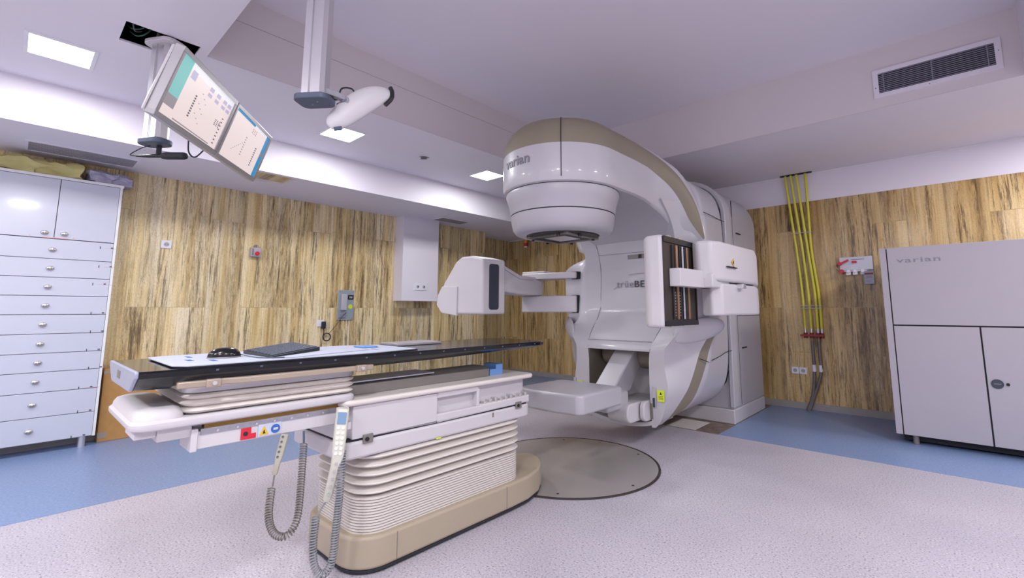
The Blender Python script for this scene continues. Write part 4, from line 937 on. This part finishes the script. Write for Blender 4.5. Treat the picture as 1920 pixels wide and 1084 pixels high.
t = thing('double_wall_socket', (-5.43, 3.765, 1.445), 'double white socket low on the white column of the left wall', 'socket'); mesh('cover_plate', box(-5.43, -5.42, 3.67, 3.87, 1.395, 1.49), 'socket_white', t, bevel=.003)
for y in (3.72, 3.82):
    mesh('outlet_recess', cyl((-5.4185, y, 1.443), (1, 0, 0), .021, .003, 24), 'cabinet_grey', t); mesh('contact_hole', cyl((-5.4165, y+.006, 1.443), (1, 0, 0), .008, .003, 10), 'gap', t)
t = thing('warning_beacon', (-5.58, 6.10, 2.41), 'small orange and red beacon lamp under the soffit in the far corner', 'warning light')
mesh('orange_lens', cyl((-5.58, 6.10, 2.36), (0, 0, 1), .034, .07, 20), 'orange', t); mesh('red_lens', cyl((-5.58, 6.10, 2.295), (0, 0, 1), .034, .06, 20), 'red', t)
mesh('white_cap', cyl((-5.58, 6.10, 2.255), (0, 0, 1), .03, .02, 20), 'socket_white', t); mesh('stem', cyl((-5.58, 6.10, 2.403), (0, 0, 1), .012, .016, 10), 'rail_grey', t)

# ============================================================ RIGHT WALL
FY = 5.15
t = thing('equipment_cabinet', (.19, 5.6, 0), 'large light grey equipment cabinet with two lower doors on the blue floor, far right', 'cabinet')
mesh('carcass', join(box(-.406, .786, FY+.022, 6.02, .076, 1.668), box(-.406, -.361, FY, FY+.022, .076, 1.668), box(.741, .786, FY, FY+.022, .076, 1.668)), 'cabinet_grey', t, smooth=False)
mesh('gap_lining', box(-.362, .742, FY+.012, FY+.022, .078, 1.66), 'gap', t, smooth=False)
mesh('upper_panel', box(-.353, .735, FY, FY+.02, .997, 1.668), 'cabinet_grey', t, bevel=.002)
d1 = mesh('door', box(-.353, .185, FY, FY+.02, .076, .985), 'cabinet_grey', t, bevel=.002); d2 = mesh('door', box(.195, .735, FY, FY+.02, .076, .985), 'cabinet_grey', t, bevel=.002)
mesh('round_handle', cyl((.249, FY-.004, .553), (0, 1, 0), .036, .01, 32), 'slate_window', d2, bevel=.002); mesh('lock', cyl((.307, FY-.003, .554), (0, 1, 0), .011, .008, 20), 'black', d2)
mesh('handle_print', box(.228, .27, FY-.0100, FY-.0088, .551, .556), 'logo_grey', d2, smooth=False)
tg = text_geo('varian', .10, .0006, 1.1, 1.0); w1 = max(v[0] for v in tg[0])
mesh('maker_name', xf([(v[0]*.292/w1, v[1]*.85, v[2]) for v in tg[0]] and ([(v[0]*.292/w1, v[1]*.62, v[2]) for v in tg[0]], tg[1]), frame_m((-.292, FY-.001, 1.533), (1, 0, 0), (0, 0, 1), (0, -1, 0))), 'logo_grey', t, smooth=False)
mesh('kick_recess', box(-.36, .74, FY+.08, 5.95, .02, .076), 'gap', t, smooth=False)
for x in (-.28, .66):
    for y in (FY+.05, 5.9): mesh('foot', cyl((x, y, .04), (0, 0, 1), .022, .076, 16), 'rail_grey', t)
# yellow hoses, one thing each
o = mesh('hose_entry_plate', join(prism(rrect(-1.21, 6.10, .34, .06, .025), 'z', HC-.006, HC-.0003)), 'hole_dark'); tag(o, 'dark slot plate in the ceiling where the yellow hoses pass', 'plate')
names = ['leftmost yellow hose of the four on the right wall', 'second yellow hose from the left on the right wall', 'third yellow hose from the left on the right wall', 'rightmost yellow hose of the four on the right wall']
for k in range(4):
    xt = [-1.325, -1.265, -1.205, -1.115][k]; xm = [-1.262, -1.20, -1.145, -1.11][k]; xb = [-1.232, -1.170, -1.105, -1.068][k]; yo = [6.125, 6.12, 6.12, 6.13][k]
    o = thing('yellow_hose', (xb, yo, .86), names[k], 'hose', 'yellow hoses down the right wall')
    mesh('hose_pipe', tube(crom([(xt, yo-.02, 2.731), (xt+.004, yo-.02, 2.65), (xt+(xm-xt)*.55, yo-.01, 2.2), (xm, yo, 1.8), (xb-.004, yo, 1.3), (xb, yo, .90)], 8), .0145, 12), 'yellow', o)
    mesh('end_fitting', cyl((xb, yo, .885), (0, 0, 1), .015, .05, 12), 'alu', o)
    mesh('red_valve', join(cyl((xb, yo, .835), (0, 0, 1), .019, .06, 12), cyl((xb-.01, yo-.03, .838), (0, 1, 0), .014, .04, 12), box(xb-.045, xb+.02, yo-.055, yo-.045, .826, .846)), 'red_dark', o)
    if k in (1, 2): mesh('brass_nut', cyl((xb, yo, .79), (0, 0, 1), .012, .04, 10), 'bronze', o)
o = mesh('hose_tie', join(*[box(-1.255, -1.045, 6.10, 6.104, z, z+.006) for z in (1.14, 1.17)]), 'paper'); tag(o, 'pale strap across the four yellow hoses just above the valves', 'strap')
o = mesh('hose_tie', join(*[box(-1.30, -1.09, 6.095, 6.099, z, z+.006) for z in (2.02, )]), 'paper'); tag(o, 'pale strap across the yellow hoses high on the wall', 'strap')
for k, xb in enumerate((-1.170, -1.105)):
    o = thing('grey_drain_pipe', (xb, 6.12, .77), ['left grey pipe running from the hose valves to the floor', 'right grey pipe curving from the hose valves to the floor'][k], 'pipe')
    mesh('pipe', tube(crom([(xb, 6.12, .775), (xb, 6.12, .62), (xb-.002, 6.12, .42), (xb-(.03 if k == 0 else .075), 6.115, .18), (xb-(.08 if k == 0 else .13), 6.10, .02), (xb-(.09 if k == 0 else .145), 6.095, .004)], 8), .0165, 12), 'pipe_grey', o)
    mesh('white_sleeve', cyl((xb, 6.12, .47), (0, 0, 1), .019, .075, 14), 'socket_white', o)
for x, lb in ((-1.372, 'left one of two white sockets low on the right wall'), (-1.290, 'right one of two white sockets low on the right wall')):
    t = thing('wall_socket', (x, YR, .428), lb, 'socket'); mesh('cover_plate', box(x-.038, x+.038, YR-.010, YR, .39, .466), 'socket_white', t, bevel=.003); socket_r(YR, x, .428, t)
t = thing('valve_panel', (-.70, YR, 1.62), 'white wall panel with red valves and taps beside the grey equipment cabinet', 'valve panel')
mesh('panel', box(-.85, -.55, YR-.018, YR, 1.555, 1.705), 'cabinet_white', t, bevel=.003)
mesh('panel_print', box(-.74, -.62, YR-.0195, YR-.018, 1.672, 1.680), 'screen_ink', t, smooth=False)
mesh('red_lever', join(cyl((-.845, YR-.04, 1.635), (0, 1, 0), .02, .05, 16), xf(box(-.03, .05, -.006, .006, -.010, .010), Matrix.Translation((-.805, YR-.06, 1.648)) @ Matrix.Rotation(-.45, 4, 'Y'))), 'red', t)
mesh('red_lever', join(cyl((-.83, YR-.04, 1.548), (0, 1, 0), .022, .05, 16)), 'red', t)
mesh('red_switch', box(-.735, -.69, YR-.03, YR-.018, 1.635, 1.66), 'red', t, bevel=.003)
mesh('brass_pipe', tube(crom([(-.86, YR-.03, 1.64), (-.88, YR-.03, 1.60), (-.86, YR-.03, 1.56), (-.83, YR-.03, 1.55)], 6), .007, 8), 'bronze', t)
for x in (-.77, -.71, -.64): mesh('white_tap', join(cyl((x, YR-.04, 1.545), (0, 1, 0), .018, .05, 16), box(x-.022, x+.022, YR-.05, YR-.035, 1.505, 1.54)), 'socket_white', t, bevel=.003)
mesh('manifold', cyl((-.72, YR-.035, 1.548), (1, 0, 0), .012, .24, 12), 'alu', t)
t = thing('hanging_tag', (-.585, YR-.06, 1.53), 'white notice tag with red heading hanging from the valve panel', 'tag')
mesh('card', box(-.63, -.545, YR-.064, YR-.061, 1.40, 1.545), 'paper', t, smooth=False); mesh('red_heading', box(-.625, -.55, YR-.0655, YR-.064, 1.50, 1.52), 'red_dark', t, smooth=False)
for z in (1.478, 1.46, 1.435, 1.425): mesh('print_line', box(-.615, -.56, YR-.0655, YR-.064, z, z+(.010 if z > 1.45 else .004)), 'screen_ink', t, smooth=False)
mesh('hook', tube([(-.588, YR-.062, 1.545), (-.588, YR-.05, 1.56), (-.588, YR-.018, 1.565)], .003, 6), 'alu', t)
